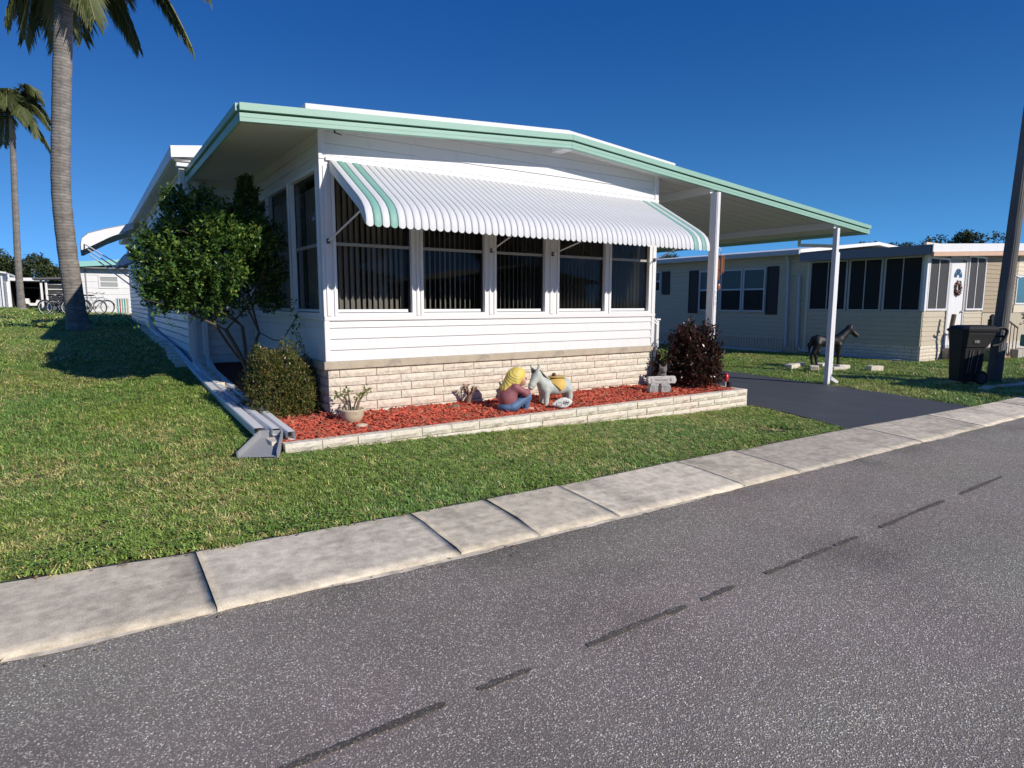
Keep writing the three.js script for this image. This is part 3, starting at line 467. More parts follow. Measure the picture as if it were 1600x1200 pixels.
// rear, wider half of the home on the left
{
  const rw = part('rear_wall', home);
  const ys = []; for (let y = 0.60; y < 3.75; y += 0.136) ys.push(y); ys.push(3.79);
  // boards with a rounded foot that catches the light
  for (let i = 0; i < ys.length - 1; i++) { const a = ys[i], b = ys[i + 1]; mesh('siding_board', muv(ext([[-0.03, a], [0.008, a], [0.020, a + 0.012], [0.022, a + 0.03], [0.004, b - 0.003], [-0.03, b - 0.003]], 17.0, NX, Y, V(-1.0, 0, -4.1)), 0.5, i * 0.3), sideSiding, rw); }
  mesh('skirt_panel', muv(bx(-1.0, -0.95, -0.2, 0.66, -21.1, -4.1), 0.5), sideSiding, rw);
  boardsFront(rw, -1.0, 0.02, -4.08, steps(0.45, 3.6, 0.143), whiteSiding);
  mesh('skirt_panel', bx(-0.98, 0.02, -0.2, 0.45, -4.14, -4.08), mortarMat, rw);
  mesh('corner_trim', rbx(-1.03, -0.95, 0.2, 3.75, -4.13, -4.05, 0.005), trimWhite, rw);
  mesh('end_wall', bx(-0.98, 5.9, 0, 3.8, -21.2, -21.1), whiteSiding, rw); mesh('right_wall', bx(5.85, 5.95, -0.3, 3.7, -21.1, -4.1), whiteSiding, rw);
  // narrow jalousie window under the side awning
  mesh('window_frame', ring(-11.4, -10.0, 1.7, 2.9, 0.05, 0.04, Z, V(-1.02, 0, 0)), aluWhite, rw); mesh('pane', bx(-1.03, -1.024, 1.75, 2.85, -11.35, -10.05), darkGlass, rw);
  const rr2 = part('rear_roof', home);
  mesh('roof_deck', muv(ext([[-1.2, 3.80], [2.5, 4.28], [6.2, 3.80], [6.2, 3.93], [2.5, 4.41], [-1.2, 3.93]], 17.9, X, Y, V(0, 0, -21.4)), 0.5), roofWhite, rr2);
  mesh('fascia', muv(bx(-1.245, -1.2, 3.76, 3.945, -21.4, -3.5), 0.5), trimWhite, rr2);
  mesh('front_trim', muv(ext([[-1.245, 3.77], [2.5, 4.26], [2.5, 4.415], [-1.245, 3.945]], 0.04, X, Y, V(0, 0, -3.505)), 0.5), trimWhite, rr2);
  mesh('eave_soffit', muv(bx(-1.2, -0.96, 3.745, 3.775, -21.3, -3.55), 0.5), soffitMat, rr2);
  mesh('gutter_elbow', rbx(-1.18, -1.0, 3.64, 3.70, -3.62, -3.46, 0.01), aluWhite, rr2);
  // downspouts and the long tubes that carry the water to the front
  mesh('downspout', pipeGeo([V(-1.08, 3.76, -3.75), V(-1.08, 0.62, -3.78), V(-1.06, 0.50, -3.70), V(-0.99, 0.36, -3.3), V(-0.93, 0.20, -1.4), V(-0.86, 0.075, 0.84)], 0.085, 0.075), aluWhite, home);
  mesh('downspout', pipeGeo([V(-0.84, 3.5, -3.95), V(-0.84, 0.62, -3.95), V(-0.83, 0.48, -3.85), V(-0.82, 0.36, -3.4), V(-0.80, 0.20, -1.4), V(-0.735, 0.045, 1.0)], 0.085, 0.095), aluWhite, home);
  mesh('downspout', pipeGeo([V(-1.07, 3.76, -11.8), V(-1.07, 1.0, -11.8), V(-1.08, 0.90, -11.6), V(-1.13, 0.80, -10.6), V(-1.12, 0.56, -5.5), V(-1.09, 0.34, -3.3), V(-1.04, 0.17, -1.2)], 0.10, 0.085), aluWhite, home);
  mesh('downspout', pipeGeo([V(-1.045, 0.185, -1.35), V(-1.0, 0.055, 0.66)], 0.11, 0.10), aluWhite, home);
  // side awnings
  const sa = (z0, z1, xw, yw, pts, m) => { const a = part('side_awning', home); const prof = [[xw, yw], ...pts]; const N = Math.round((z1 - z0) / 0.12), w = (z1 - z0) / N; const P = [], I = []; prof.forEach(([x, y], j) => { for (let i = 0; i <= 4; i++) { const u = i / 2 - 1; const hh = 0.018 * Math.sqrt(1 - u * u * 0.96); const last = j >= prof.length - 2; P.push(x - (last ? hh : hh * 0.3), y + (last ? 0 : hh), u * w / 2); } }); for (let j = 0; j < prof.length - 1; j++) for (let i = 0; i < 4; i++) { const b = j * 5 + i; I.push(b, b + 1, b + 5, b + 5, b + 1, b + 6); } const g = new THREE.BufferGeometry(); g.setAttribute('position', new THREE.Float32BufferAttribute(P, 3)); g.setIndex(I); g.computeVertexNormals(); for (let k = 0; k < N; k++) { const s = mesh('awning_slat', g, m, a); s.position.z = z0 + (k + 0.5) * w; } for (const zz of [z0, z1 - 0.01]) mesh('end_plate', ext([...prof.map(p => [p[0], p[1] - 0.005]), [prof[prof.length - 1][0] + 0.05, prof[prof.length - 1][1] - 0.005], [prof[1][0] + 0.1, prof[1][1] - 0.22], [xw, yw - 0.14]], 0.006, X, Y, V(0, 0, zz)), aluWhite, a); return a; };
  const a1 = sa(-16.2, -13.4, -1.2, 3.76, [[-1.9, 3.56], [-2.3, 3.42], [-2.46, 3.28], [-2.50, 3.12], [-2.50, 2.96]], plainAlu());
  const a2 = sa(-11.6, -9.8, -1.02, 3.02, [[-1.4, 2.78], [-1.66, 2.62], [-1.76, 2.50], [-1.78, 2.38]], plainAlu());
  for (const [p, q2] of [[V(-2.42, 3.12, -13.42), V(-1.02, 1.75, -8.4)], [V(-2.35, 2.98, -13.5), V(-1.02, 1.62, -9.4)], [V(-2.3, 2.85, -13.9), V(-1.02, 1.45, -10.4)]]) mesh('support_arm', rod(p, q2, 0.018), aluWhite, a1);
}
function plainAlu() { return awnWhite; }
// ---------- planter bed ----------
{
  const pw = thing('planter_wall', 'low cream brick planter wall in front of the white mobile home', 'planter', [0, 0, 0]); reseed(202);
  const L = 0.405;
  for (let r = 0; r < 4; r++) { // front
    const y1 = -0.002 - r * 0.108, y0 = y1 - 0.1; let x = -0.86 + (r % 2 ? -0.2 : 0);
    while (x < 7.12) { let e = Math.min(x + L, 7.13); const a = Math.max(x, -0.86); if (7.13 - e < 0.09) e = 7.13; const g = Math.min(gh(a, 1.2), gh(e, 1.2)); if (y1 > g - 0.10 && e - a > 0.05) brick(pw, a + 0.004, e - 0.004, y0, y1, 1.2 + rr(-0.006, 0.006), 'z', 0.13); x = e; }
    let z = 1.065; while (z > 0.24) { const e = Math.max(z - L * (r % 2 ? 1 : 0.9), 0.2); brick(pw, e + 0.004, z - 0.004, y0, y1, 7.13, '+x', 0.12); z = e; } // right return
  }
  let z = 1.06; while (z > -4.0) { const e = z - L; const g = Math.min(gh(-1, z), gh(-1, e)); for (const k of [0, 1]) brick(pw, e + 0.004, z - 0.004, g + 0.005 - k * 0.1, g + 0.095 - k * 0.1, -0.98 + rr(-0.01, 0.01), '-x', 0.12); z = e; }
  z = -4.0; while (z > -13) { const e = z - 0.36; const g = Math.min(gh(-1.3, z), gh(-1.3, e)); brick(pw, e + 0.01, z - 0.01, g - 0.06, g + rr(0.06, 0.11), -1.30 + rr(-0.03, 0.02), '-x', 0.16); z = e; }
}
// mulch
const bedY = (x, z) => Math.max(-0.035 + 0.05 * sstep(1.0, 0.2, z), gh(-1, z) + 0.0 + 0.02) + 0.03 * (vn(x * 5 + 3, z * 5 + 200, 256) - 0.5);
{
  const P = [], UV = [], I = []; const nx = 110, nz = 24;
  const grid = (x0, x1, z0, z1, nx, nz) => { const b0 = P.length / 3; for (let j = 0; j <= nz; j++) for (let i = 0; i <= nx; i++) { const x = lerp(x0, x1, i / nx), z = lerp(z0, z1, j / nz); P.push(x, bedY(x, z), z); UV.push(x, z); } for (let j = 0; j < nz; j++) for (let i = 0; i < nx; i++) { const a = b0 + j * (nx + 1) + i, c = a + nx + 1; I.push(a, c, a + 1, a + 1, c, c + 1); } };
  grid(-0.88, 7.02, -0.01, 1.08, nx, nz); grid(-0.9, 0.03, -4.1, -0.01, 16, 60);
  const g = new THREE.BufferGeometry(); g.setAttribute('position', new THREE.Float32BufferAttribute(P, 3)); g.setAttribute('uv', new THREE.Float32BufferAttribute(UV, 2)); g.setIndex(I); g.computeVertexNormals();
  struct('flower_bed', g, mat([1, 1, 1], 1, { map: tex(256, (i, j, u, v) => { const k = 0.5 + 0.8 * q(); return [0.16 * k, 0.035 * k, 0.02 * k]; }, true) }));
  reseed(808); const chip = new THREE.BoxGeometry(1, 1, 1, 3, 1, 1); const cp = chip.attributes.position; for (let i = 0; i < cp.count; i++) { const x = cp.getX(i); cp.setY(i, cp.getY(i) * (1 - 1.1 * Math.abs(x)) + 0.5 * x * x); cp.setZ(i, cp.getZ(i) * (1 - 1.2 * x * x)); } chip.computeVertexNormals();
  const M4 = [], C4 = [], o = new THREE.Object3D();
  for (let i = 0; i < 14000; i++) { let x, z; if (i < 12400) { x = rr(-0.86, 7.0); z = rr(0.02, 1.07); } else { x = rr(-0.9, 0); z = rr(-2.2, 0.05); } const s = R(); o.position.set(x, bedY(x, z) + rr(0, 0.03), z); o.rotation.set(rr(-0.5, 0.5), R() * 6.28, rr(-0.4, 0.4)); o.scale.set(rr(0.03, 0.13), rr(0.005, 0.016), rr(0.010, 0.03)); o.updateMatrix(); M4.push(o.matrix.clone()); const k = rr(0.5, 1.4); C4.push(s < 0.2 ? lin(0.44 * k, 0.17 * k, 0.10 * k) : lin(0.56 * k, 0.105 * k, 0.06 * k)); }
  const im = new THREE.InstancedMesh(chip, mat([1, 1, 1], 0.85), M4.length); M4.forEach((m, i) => { im.setMatrixAt(i, m); im.setColorAt(i, C4[i]); }); im.name = 'red_mulch'; im.userData = { kind: 'stuff', label: 'red dyed wood chip mulch filling the brick planter', category: 'mulch' }; scene.add(im);
}
// splash block below the tubes
{
  const s = thing('splash_block', 'grey plastic splash block on the lawn below the gutter tubes', 'splash block', [-0.90, gh(-1, 0.9) + 0.085, 0.78], -0.48);
  const m = mat([0.34, 0.35, 0.36], 0.75, { map: sidingTex });
  const P = [[-0.11, 0, 0], [0.11, 0, 0], [0.19, -0.10, 0.56], [-0.19, -0.10, 0.56]];
  const strip = (a, b, c, d) => { const g = new THREE.BufferGeometry(); g.setAttribute('position', new THREE.Float32BufferAttribute([...a, ...b, ...c, ...d], 3)); g.setIndex([0, 3, 1, 1, 3, 2]); g.computeVertexNormals(); return g; };
  const T = ([x, y, z], t) => [x, y - t, z];
  mesh('tray', merge([strip(...P), strip(...P.map(p => T(p, 0.02)))]), m, s);
  for (const k of [[0, 3, -1], [1, 2, 1]]) { const a = P[k[0]], b = P[k[1]]; mesh('side_lip', bar(V(a[0] + k[2] * 0.01, a[1] + 0.03, a[2]), V(b[0] + k[2] * 0.01, b[1] + 0.015, b[2]), 0.02, 0.085), m, s); }
  mesh('back_lip', bar(V(-0.12, 0.025, 0), V(0.12, 0.025, 0), 0.02, 0.09), m, s);
}

// ---------- implicit shapes ----------
const cap = (a, b, r1, r2 = r1) => { const A = V(...a), B = V(...b), d = B.clone().sub(A), L2 = d.lengthSq() || 1e-9; return (x, y, z) => { let t = ((x - A.x) * d.x + (y - A.y) * d.y + (z - A.z) * d.z) / L2; t = Math.min(1, Math.max(0, t)); return Math.hypot(x - A.x - d.x * t, y - A.y - d.y * t, z - A.z - d.z * t) - lerp(r1, r2, t); }; };
const ell = (c, r) => (x, y, z) => { const a = (x - c[0]) / r[0], b = (y - c[1]) / r[1], d = (z - c[2]) / r[2], k = Math.hypot(a, b, d); return (k - 1) * Math.min(r[0], r[1], r[2]); };
const smin = (fs, k = 0.03) => (x, y, z) => { let d = fs[0](x, y, z); for (let i = 1; i < fs.length; i++) { const e = fs[i](x, y, z), h = Math.max(0, Math.min(1, 0.5 + 0.5 * (e - d) / k)); d = e + (d - e) * h - k * h * (1 - h); } return d; };
function sdf(fn, c, half, res = 56) {
  const mc = new MarchingCubes(res, new THREE.MeshBasicMaterial(), false, false, 120000); mc.isolation = 0; mc.reset();
  const h = res / 2; for (let k = 0; k < res; k++) for (let j = 0; j < res; j++) for (let i = 0; i < res; i++) mc.field[i + j * res + k * res * res] = -fn(c[0] + (i - h) / h * half, c[1] + (j - h) / h * half, c[2] + (k - h) / h * half);
  mc.update(); const n = mc.count, g = new THREE.BufferGeometry(); g.setAttribute('position', new THREE.BufferAttribute(new Float32Array(mc.positionArray.slice(0, n * 3)), 3)); g.setAttribute('normal', new THREE.BufferAttribute(new Float32Array(mc.normalArray.slice(0, n * 3)), 3)); g.scale(half, half, half); g.translate(...c);
  const g2 = mergeVertices(g, 1e-5); g2.computeVertexNormals(); // outward check
  const p = g2.attributes.position, nn = g2.attributes.normal; let s = 0; for (let i = 0; i < p.count; i += 7) { const e = 0.004; s += Math.sign(fn(p.getX(i) + nn.getX(i) * e, p.getY(i) + nn.getY(i) * e, p.getZ(i) + nn.getZ(i) * e)); }
  if (s < 0) { const ix = g2.index.array; for (let i = 0; i < ix.length; i += 3) { const t = ix[i]; ix[i] = ix[i + 1]; ix[i + 1] = t; } g2.computeVertexNormals(); }
  { const p2 = g2.attributes.position, cc = new Float32Array(p2.count * 3); for (let i = 0; i < p2.count; i++) { const x = p2.getX(i), y = p2.getY(i), z = p2.getZ(i); const k = 0.80 + 0.34 * fbm(x * 22 + 60 + z * 9, y * 22 + 40 - z * 13, 256, 4) + 0.14 * (vn(x * 160 + 90, y * 160 + z * 120 + 90, 256) - 0.5); cc[i * 3] = k; cc[i * 3 + 1] = k; cc[i * 3 + 2] = k * 0.98; } g2.setAttribute('color', new THREE.BufferAttribute(cc, 3)); g2.userData.mottled = true; }
  return g2;
}
const stoneBump = { bumpMap: concB, bumpScale: 0.004 };
// girl statue: sitting with knees up, arms folded on them, looking right (+x) to the donkey
{
  const g = thing('girl_statue', 'painted garden statue of a sitting girl in mauve sweater and blue jeans', 'statue', [2.40, -0.01, 0.70], -0.12); g.scale.setScalar(1.1);
  mesh('sweater', sdf(smin([ell([-0.06, 0.17, 0], [0.125, 0.15, 0.125]), ell([-0.015, 0.27, 0], [0.105, 0.11, 0.12]), cap([0.0, 0.32, 0.10], [0.13, 0.235, 0.13], 0.048, 0.042), cap([0.13, 0.235, 0.13], [0.225, 0.225, 0.0], 0.042, 0.035), cap([0.0, 0.32, -0.10], [0.13, 0.235, -0.12], 0.048, 0.042), cap([0.13, 0.235, -0.12], [0.22, 0.225, 0.02], 0.042, 0.035)], 0.04), [0.02, 0.2, 0], 0.3, 56), mat([0.30, 0.105, 0.12], 0.6, stoneBump), g);
  mesh('jeans', sdf(smin([ell([-0.05, 0.055, 0], [0.145, 0.075, 0.135]), cap([-0.02, 0.07, 0.08], [0.19, 0.175, 0.075], 0.062, 0.052), cap([0.19, 0.175, 0.075], [0.17, 0.02, 0.07], 0.05, 0.036), cap([-0.02, 0.07, -0.08], [0.19, 0.175, -0.07], 0.062, 0.052), cap([0.19, 0.175, -0.07], [0.17, 0.02, -0.07], 0.05, 0.036)], 0.03), [0.04, 0.1, 0], 0.28, 52), mat([0.085, 0.16, 0.30], 0.6, stoneBump), g);
  const skin = mat([0.66, 0.36, 0.25], 0.5);
  mesh('head', sdf(smin([ell([0.105, 0.41, 0.0], [0.085, 0.10, 0.085]), ell([0.155, 0.36, 0.0], [0.05, 0.045, 0.055]), ell([0.190, 0.395, 0], [0.02, 0.018, 0.014]), ell([0.115, 0.405, 0.082], [0.02, 0.028, 0.012]), cap([0.04, 0.33, 0], [0.09, 0.38, 0], 0.05)], 0.02), [0.1, 0.39, 0], 0.17, 44), skin, g);
  const strands = f => (x, y, z) => f(x, y, z) + 0.0024 * Math.sin(190 * (z + 0.35 * y) + 9 * Math.sin(14 * y)), folds = f => (x, y, z) => f(x, y, z) + 0.003 * Math.sin(60 * (y + 0.6 * x + 0.5 * z) + 6 * Math.sin(18 * x));
  mesh('hair', sdf(strands(smin([ell([0.062, 0.445, 0], [0.115, 0.115, 0.108]), cap([0.0, 0.43, 0.02], [-0.085, 0.29, 0.0], 0.09, 0.075), cap([0.06, 0.50, 0.03], [0.145, 0.485, 0.03], 0.05, 0.03), cap([0.03, 0.43, 0.07], [0.0, 0.32, 0.085], 0.045, 0.03)], 0.04)), [0.0, 0.4, 0], 0.22, 72), mat([0.70, 0.56, 0.13], 0.55, stoneBump), g);
  for (const z of [0.075, -0.07]) mesh('foot', sdf(smin([cap([0.16, 0.018, z], [0.265, 0.014, z], 0.028, 0.022)], 0.01), [0.21, 0.015, z], 0.1, 28), skin, g);
  for (const z of [0.055, 0.02, -0.02]) { const e = new THREE.SphereGeometry(0.010, 10, 8); e.translate(0.183, 0.415, z === -0.02 ? -0.045 : z); if (z !== 0.02) mesh('eye', e, darkMetal, g); }
}
// donkey statue
{
  const g = thing('donkey_statue', 'pale grey garden donkey statue carrying yellow saddle baskets', 'statue', [3.17, -0.01, 0.62], -0.1); g.scale.setScalar(1.14);
  const grey = mat([0.50, 0.54, 0.50], 0.6, stoneBump);
  mesh('body', sdf(smin([ell([0.06, 0.235, 0], [0.19, 0.105, 0.105]), ell([-0.10, 0.25, 0], [0.10, 0.11, 0.095]), ell([0.20, 0.24, 0], [0.10, 0.11, 0.10]), cap([-0.12, 0.28, 0], [-0.235, 0.40, 0.01], 0.075, 0.055), cap([-0.235, 0.41, 0.015], [-0.315, 0.285, 0.03], 0.063, 0.042), cap([-0.315, 0.28, 0.03], [-0.325, 0.255, 0.03], 0.044, 0.036), cap([-0.11, 0.2, 0.06], [-0.12, 0.02, 0.065], 0.045, 0.033), cap([-0.11, 0.2, -0.06], [-0.10, 0.02, -0.065], 0.045, 0.033), cap([0.235, 0.2, 0.06], [0.25, 0.11, 0.06], 0.055, 0.034), cap([0.25, 0.11, 0.06], [0.24, 0.02, 0.065], 0.034, 0.033), cap([0.235, 0.2, -0.06], [0.25, 0.11, -0.06], 0.055, 0.034), cap([0.25, 0.11, -0.06], [0.24, 0.02, -0.065], 0.034, 0.033), cap([-0.245, 0.45, 0.045], [-0.225, 0.545, 0.06], 0.026, 0.012), cap([-0.26, 0.45, -0.035], [-0.285, 0.54, -0.05], 0.026, 0.012)], 0.03), [-0.02, 0.28, 0], 0.38, 84), grey, g);
  const black = mat([0.03, 0.028, 0.028], 0.6);
  mesh('mane', sdf(smin([cap([-0.19, 0.455, 0], [-0.06, 0.335, 0], 0.022, 0.02), ell([-0.27, 0.462, 0.01], [0.045, 0.022, 0.035]), cap([-0.265, 0.46, 0.03], [-0.30, 0.40, 0.0], 0.016, 0.012)], 0.02), [-0.18, 0.4, 0], 0.17, 36), black, g);
  mesh('muzzle', sdf(ell([-0.332, 0.262, 0.032], [0.036, 0.036, 0.040]), [-0.33, 0.26, 0.03], 0.06, 24), mat([0.70, 0.70, 0.66], 0.6), g);
  mesh('blanket', sdf((x, y, z) => { const d = ell([0.07, 0.245, 0], [0.15, 0.125, 0.128])(x, y, z); return Math.max(d, Math.abs(x - 0.085) - 0.13, 0.22 + 0.9 * Math.abs(x - 0.085) - y - 0.03); }, [0.08, 0.27, 0], 0.2, 44), mat([0.70, 0.47, 0.12], 0.75, stoneBump), g);
  mesh('basket_rim', sdf(ell([0.09, 0.372, 0.0], [0.14, 0.016, 0.10]), [0.09, 0.37, 0], 0.16, 36), mat([0.56, 0.40, 0.14], 0.8, stoneBump), g);
  for (const [x, y, z] of [[0.02, 0.40, 0.02], [0.05, 0.398, -0.02]]) { const e = new THREE.SphereGeometry(0.026, 12, 10); e.translate(x, y, z); mesh('fruit', e, mat([0.12, 0.02, 0.02], 0.4), g); }
  const e = new THREE.SphereGeometry(0.011, 10, 8); e.translate(-0.262, 0.385, 0.066); mesh('eye', e, black, g);
}
// egg shaped stone with a smiley
{
  const g = thing('egg_stone', 'white pointed oval stone with a smiley face before the donkey statue', 'stone sign', [3.08, 0.075, 0.99], -0.35);
  g.rotation.z = 0.10;
  mesh('stone', sdf((x, y, z) => { const w = 0.095 * Math.sqrt(Math.max(0.0, 1 - (x / 0.165) ** 2)) * (0.82 + 1.1 * x * 1.0); const d = Math.hypot(y / Math.max(0.012, w), z / 0.035, x / 0.165) - 1; return d * 0.03; }, [0, 0, 0], 0.2, 48), mat([0.72, 0.72, 0.68], 0.6, stoneBump), g);
  const cv = document.createElement('canvas'); cv.width = 256; cv.height = 128; const c = cv.getContext('2d'); c.fillStyle = '#e6e6e2'; c.fillRect(0, 0, 256, 128); c.strokeStyle = '#303030'; c.fillStyle = '#303030'; c.lineWidth = 7; c.beginPath(); c.arc(58, 72, 36, 0, 7); c.stroke(); c.beginPath(); c.arc(58, 72, 20, 0.3, 2.5); c.stroke(); for (const x of [48, 68]) { c.beginPath(); c.arc(x, 62, 5, 0, 7); c.fill(); }
  c.lineWidth = 3; const sq = (x0, x1, y, a) => { c.beginPath(); for (let x = x0; x < x1; x += 2) { const v = y + a * Math.sin(x * 0.9) * Math.cos(x * 0.31); x === x0 ? c.moveTo(x, v) : c.lineTo(x, v); } c.stroke(); }; sq(120, 190, 34, 7); c.lineWidth = 6; sq(112, 226, 62, 13); c.lineWidth = 3; sq(130, 214, 94, 7);
  const t = new THREE.CanvasTexture(cv); t.colorSpace = THREE.SRGBColorSpace; const pl = new THREE.CircleGeometry(1, 28); pl.scale(0.105, 0.055, 1); pl.translate(0.012, 0.0, 0.0385); mesh('printed_face', pl, mat([0.8, 0.8, 0.8], 0.6, { map: t }), g);
}
// stone bench sign and the grey cat statue
{
  const st = mat([0.42, 0.42, 0.41], 0.9, { map: brickTex, bumpMap: brickBump, bumpScale: 0.01 }), st2 = mat([0.52, 0.52, 0.50], 0.9, { map: brickTex, bumpMap: brickBump, bumpScale: 0.008 });
  const s = thing('welcome_sign', 'grey stone welcome sign laid over two stone blocks in the mulch', 'sign', [5.50, -0.02, 0.62], -0.42);
  const rough = (w, h, d, n = 4) => { const g = new THREE.BoxGeometry(w, h, d, n, n, n), p = g.attributes.position, J = {}; for (let i = 0; i < p.count; i++) { const k = [p.getX(i), p.getY(i), p.getZ(i)].map(v => v.toFixed(3)).join(); if (!J[k]) J[k] = [rr(-1, 1), rr(-1, 1), rr(-1, 1)]; const a = 0.05; p.setXYZ(i, p.getX(i) * (1 - 0.10 * Math.abs(p.getY(i) / h)) + J[k][0] * w * a * 0.5, p.getY(i) + J[k][1] * h * a, p.getZ(i) + J[k][2] * d * a); } const q2 = g.toNonIndexed(); q2.computeVertexNormals(); return muv(q2, 1.5); };
  reseed(5150); const b1 = rough(0.15, 0.135, 0.13); b1.translate(-0.135, 0.067, 0.02); mesh('stone_block', b1, st, s); const b2 = rough(0.17, 0.14, 0.14); b2.translate(0.09, 0.07, 0); mesh('stone_block', b2, st, s);
  const b3 = rough(0.14, 0.045, 0.12); b3.translate(-0.12, 0.155, 0.02); mesh('stone_block', b3, st2, s); const b4 = rough(0.15, 0.045, 0.12); b4.translate(0.08, 0.16, 0); mesh('stone_block', b4, st2, s);
  const sl = rough(0.50, 0.115, 0.07, 6); sl.translate(0.015, 0.238, 0.03); const slab = mesh('sign_slab', sl, mat([0.68, 0.67, 0.64], 0.9, { map: brickTex, bumpMap: brickBump, bumpScale: 0.006 }), s);
  const cv = document.createElement('canvas'); cv.width = 512; cv.height = 96; const c = cv.getContext('2d'); c.fillStyle = '#cfcdc8'; c.fillRect(0, 0, 512, 96); c.fillStyle = '#4a4a4a'; c.font = 'bold italic 62px serif'; c.textAlign = 'center'; c.fillText('Welcome', 225, 68); for (const [x, y, r] of [[440, 56, 17], [420, 32, 8], [440, 24, 8], [460, 34, 8]]) { c.beginPath(); c.arc(x, y, r, 0, 7); c.fill(); }
  const t = new THREE.CanvasTexture(cv); t.colorSpace = THREE.SRGBColorSpace; const pl = new THREE.PlaneGeometry(0.40, 0.072); pl.translate(0.02, 0.238, 0.0705); mesh('lettering', pl, mat([0.85, 0.85, 0.85], 0.9, { map: t }), slab);
  const cat = thing('cat_statue', 'grey stone cat statue with pointed ears behind the welcome sign', 'statue', [5.84, -0.02, 0.34], -0.5); cat.scale.setScalar(0.86);
  mesh('body', sdf(smin([ell([0, 0.17, 0], [0.115, 0.19, 0.10]), ell([0.01, 0.31, 0.02], [0.085, 0.10, 0.08]), ell([0.02, 0.42, 0.045], [0.075, 0.068, 0.07]), cap([-0.035, 0.46, 0.03], [-0.05, 0.535, 0.03], 0.028, 0.008), cap([0.07, 0.46, 0.03], [0.088, 0.535, 0.03], 0.028, 0.008), cap([-0.05, 0.2, 0.09], [-0.05, 0.03, 0.11], 0.035, 0.03), cap([0.06, 0.2, 0.09], [0.06, 0.03, 0.11], 0.035, 0.03), ell([0.02, 0.405, 0.105], [0.03, 0.024, 0.022])], 0.035), [0, 0.27, 0], 0.31, 60), mat([0.17, 0.16, 0.155], 0.85, stoneBump), cat);
  for (const x of [-0.005, 0.05]) { const e = new THREE.SphereGeometry(0.011, 8, 6); e.translate(x, 0.44, 0.107); mesh('eye', e, darkMetal, cat); }
}
// red glass garden light
{
  const g = thing('garden_stake', 'small red glass flower stake at the right corner of the planter', 'garden stake', [6.95, 0.0, 0.86]);
  mesh('stake', rod(V(0, -0.1, 0), V(0, 0.12, 0), 0.008), aluWhite, g);
  const red = new THREE.MeshPhysicalMaterial({ color: lin(0.62, 0.03, 0.035), roughness: 0.15, clearcoat: 1, side: THREE.DoubleSide });
  const lp = new THREE.LatheGeometry([[0.004, 0.10], [0.035, 0.13], [0.052, 0.18], [0.046, 0.225], [0.02, 0.262], [0.0, 0.275]].map(p => new THREE.Vector2(...p)), 14); mesh('glass_bulb', lp, red, g);
  mesh('lamp_box', rbx(0.05, 0.12, -0.02, 0.10, -0.04, 0.04, 0.01), blackPlastic, g);
}
// handrail of the carport steps
{
  const g = thing('handrail', 'white metal handrail beside the right front corner of the mobile home', 'handrail', [0, 0, 0]);
  mesh('post', rbx(6.42, 6.49, -0.3, 1.19, -0.42, -0.35, 0.006), trimWhite, g);
  mesh('cap_rail', rbx(6.40, 6.51, 1.19, 1.22, -0.44, -0.33, 0.006), trimWhite, g);
  for (const y of [1.28, 1.22]) mesh('rail', bar(V(5.98, y + 0.04, -0.12), V(6.44, y - 0.12, -0.37), 0.03), aluWhite, g);
  for (const t of [0.25, 0.55]) mesh('baluster', bar(V(lerp(5.98, 6.44, t), -0.3, lerp(-0.12, -0.37, t)), V(lerp(5.98, 6.44, t), 1.24 - 0.1 * t, lerp(-0.12, -0.37, t)), 0.022), greyMetal, g);
}
// wind chime hanging from the carport post
{
  const g = thing('wind_chime', 'copper tube wind chime hanging from the front carport post', 'wind chime', [7.2, 2.47, 0.42]);
  const cu = mat([0.52, 0.20, 0.09], 0.35, { metalness: 0.7 }), wood = mat([0.16, 0.06, 0.03], 0.6);
  mesh('hook', tube([V(-0.15, -0.10, 0), V(-0.10, 0.02, 0), V(-0.03, 0.05, 0), V(0.02, 0.0, 0)], 0.007), aluWhite, g);
  mesh('top_disc', new THREE.CylinderGeometry(0.07, 0.075, 0.02, 18).translate(0.02, -0.10, 0), wood, g); mesh('cord', rod(V(0.02, 0, 0), V(0.02, -0.62, 0), 0.003, 5), wood, g);
  for (let k = 0; k < 6; k++) { const a = k / 6 * 6.283, x = 0.02 + 0.058 * Math.cos(a), z = 0.058 * Math.sin(a); mesh('chime_tube', rod(V(x, -0.12, z), V(x, -0.38 - 0.03 * k, z), 0.012, 8), cu, g); }
  mesh('striker', new THREE.CylinderGeometry(0.03, 0.03, 0.02, 12).translate(0.02, -0.36, 0), wood, g);
  const sl = new THREE.SphereGeometry(1, 12, 10).scale(0.032, 0.06, 0.008); sl.translate(0.02, -0.66, 0); mesh('wind_sail', sl, cu, g);
}
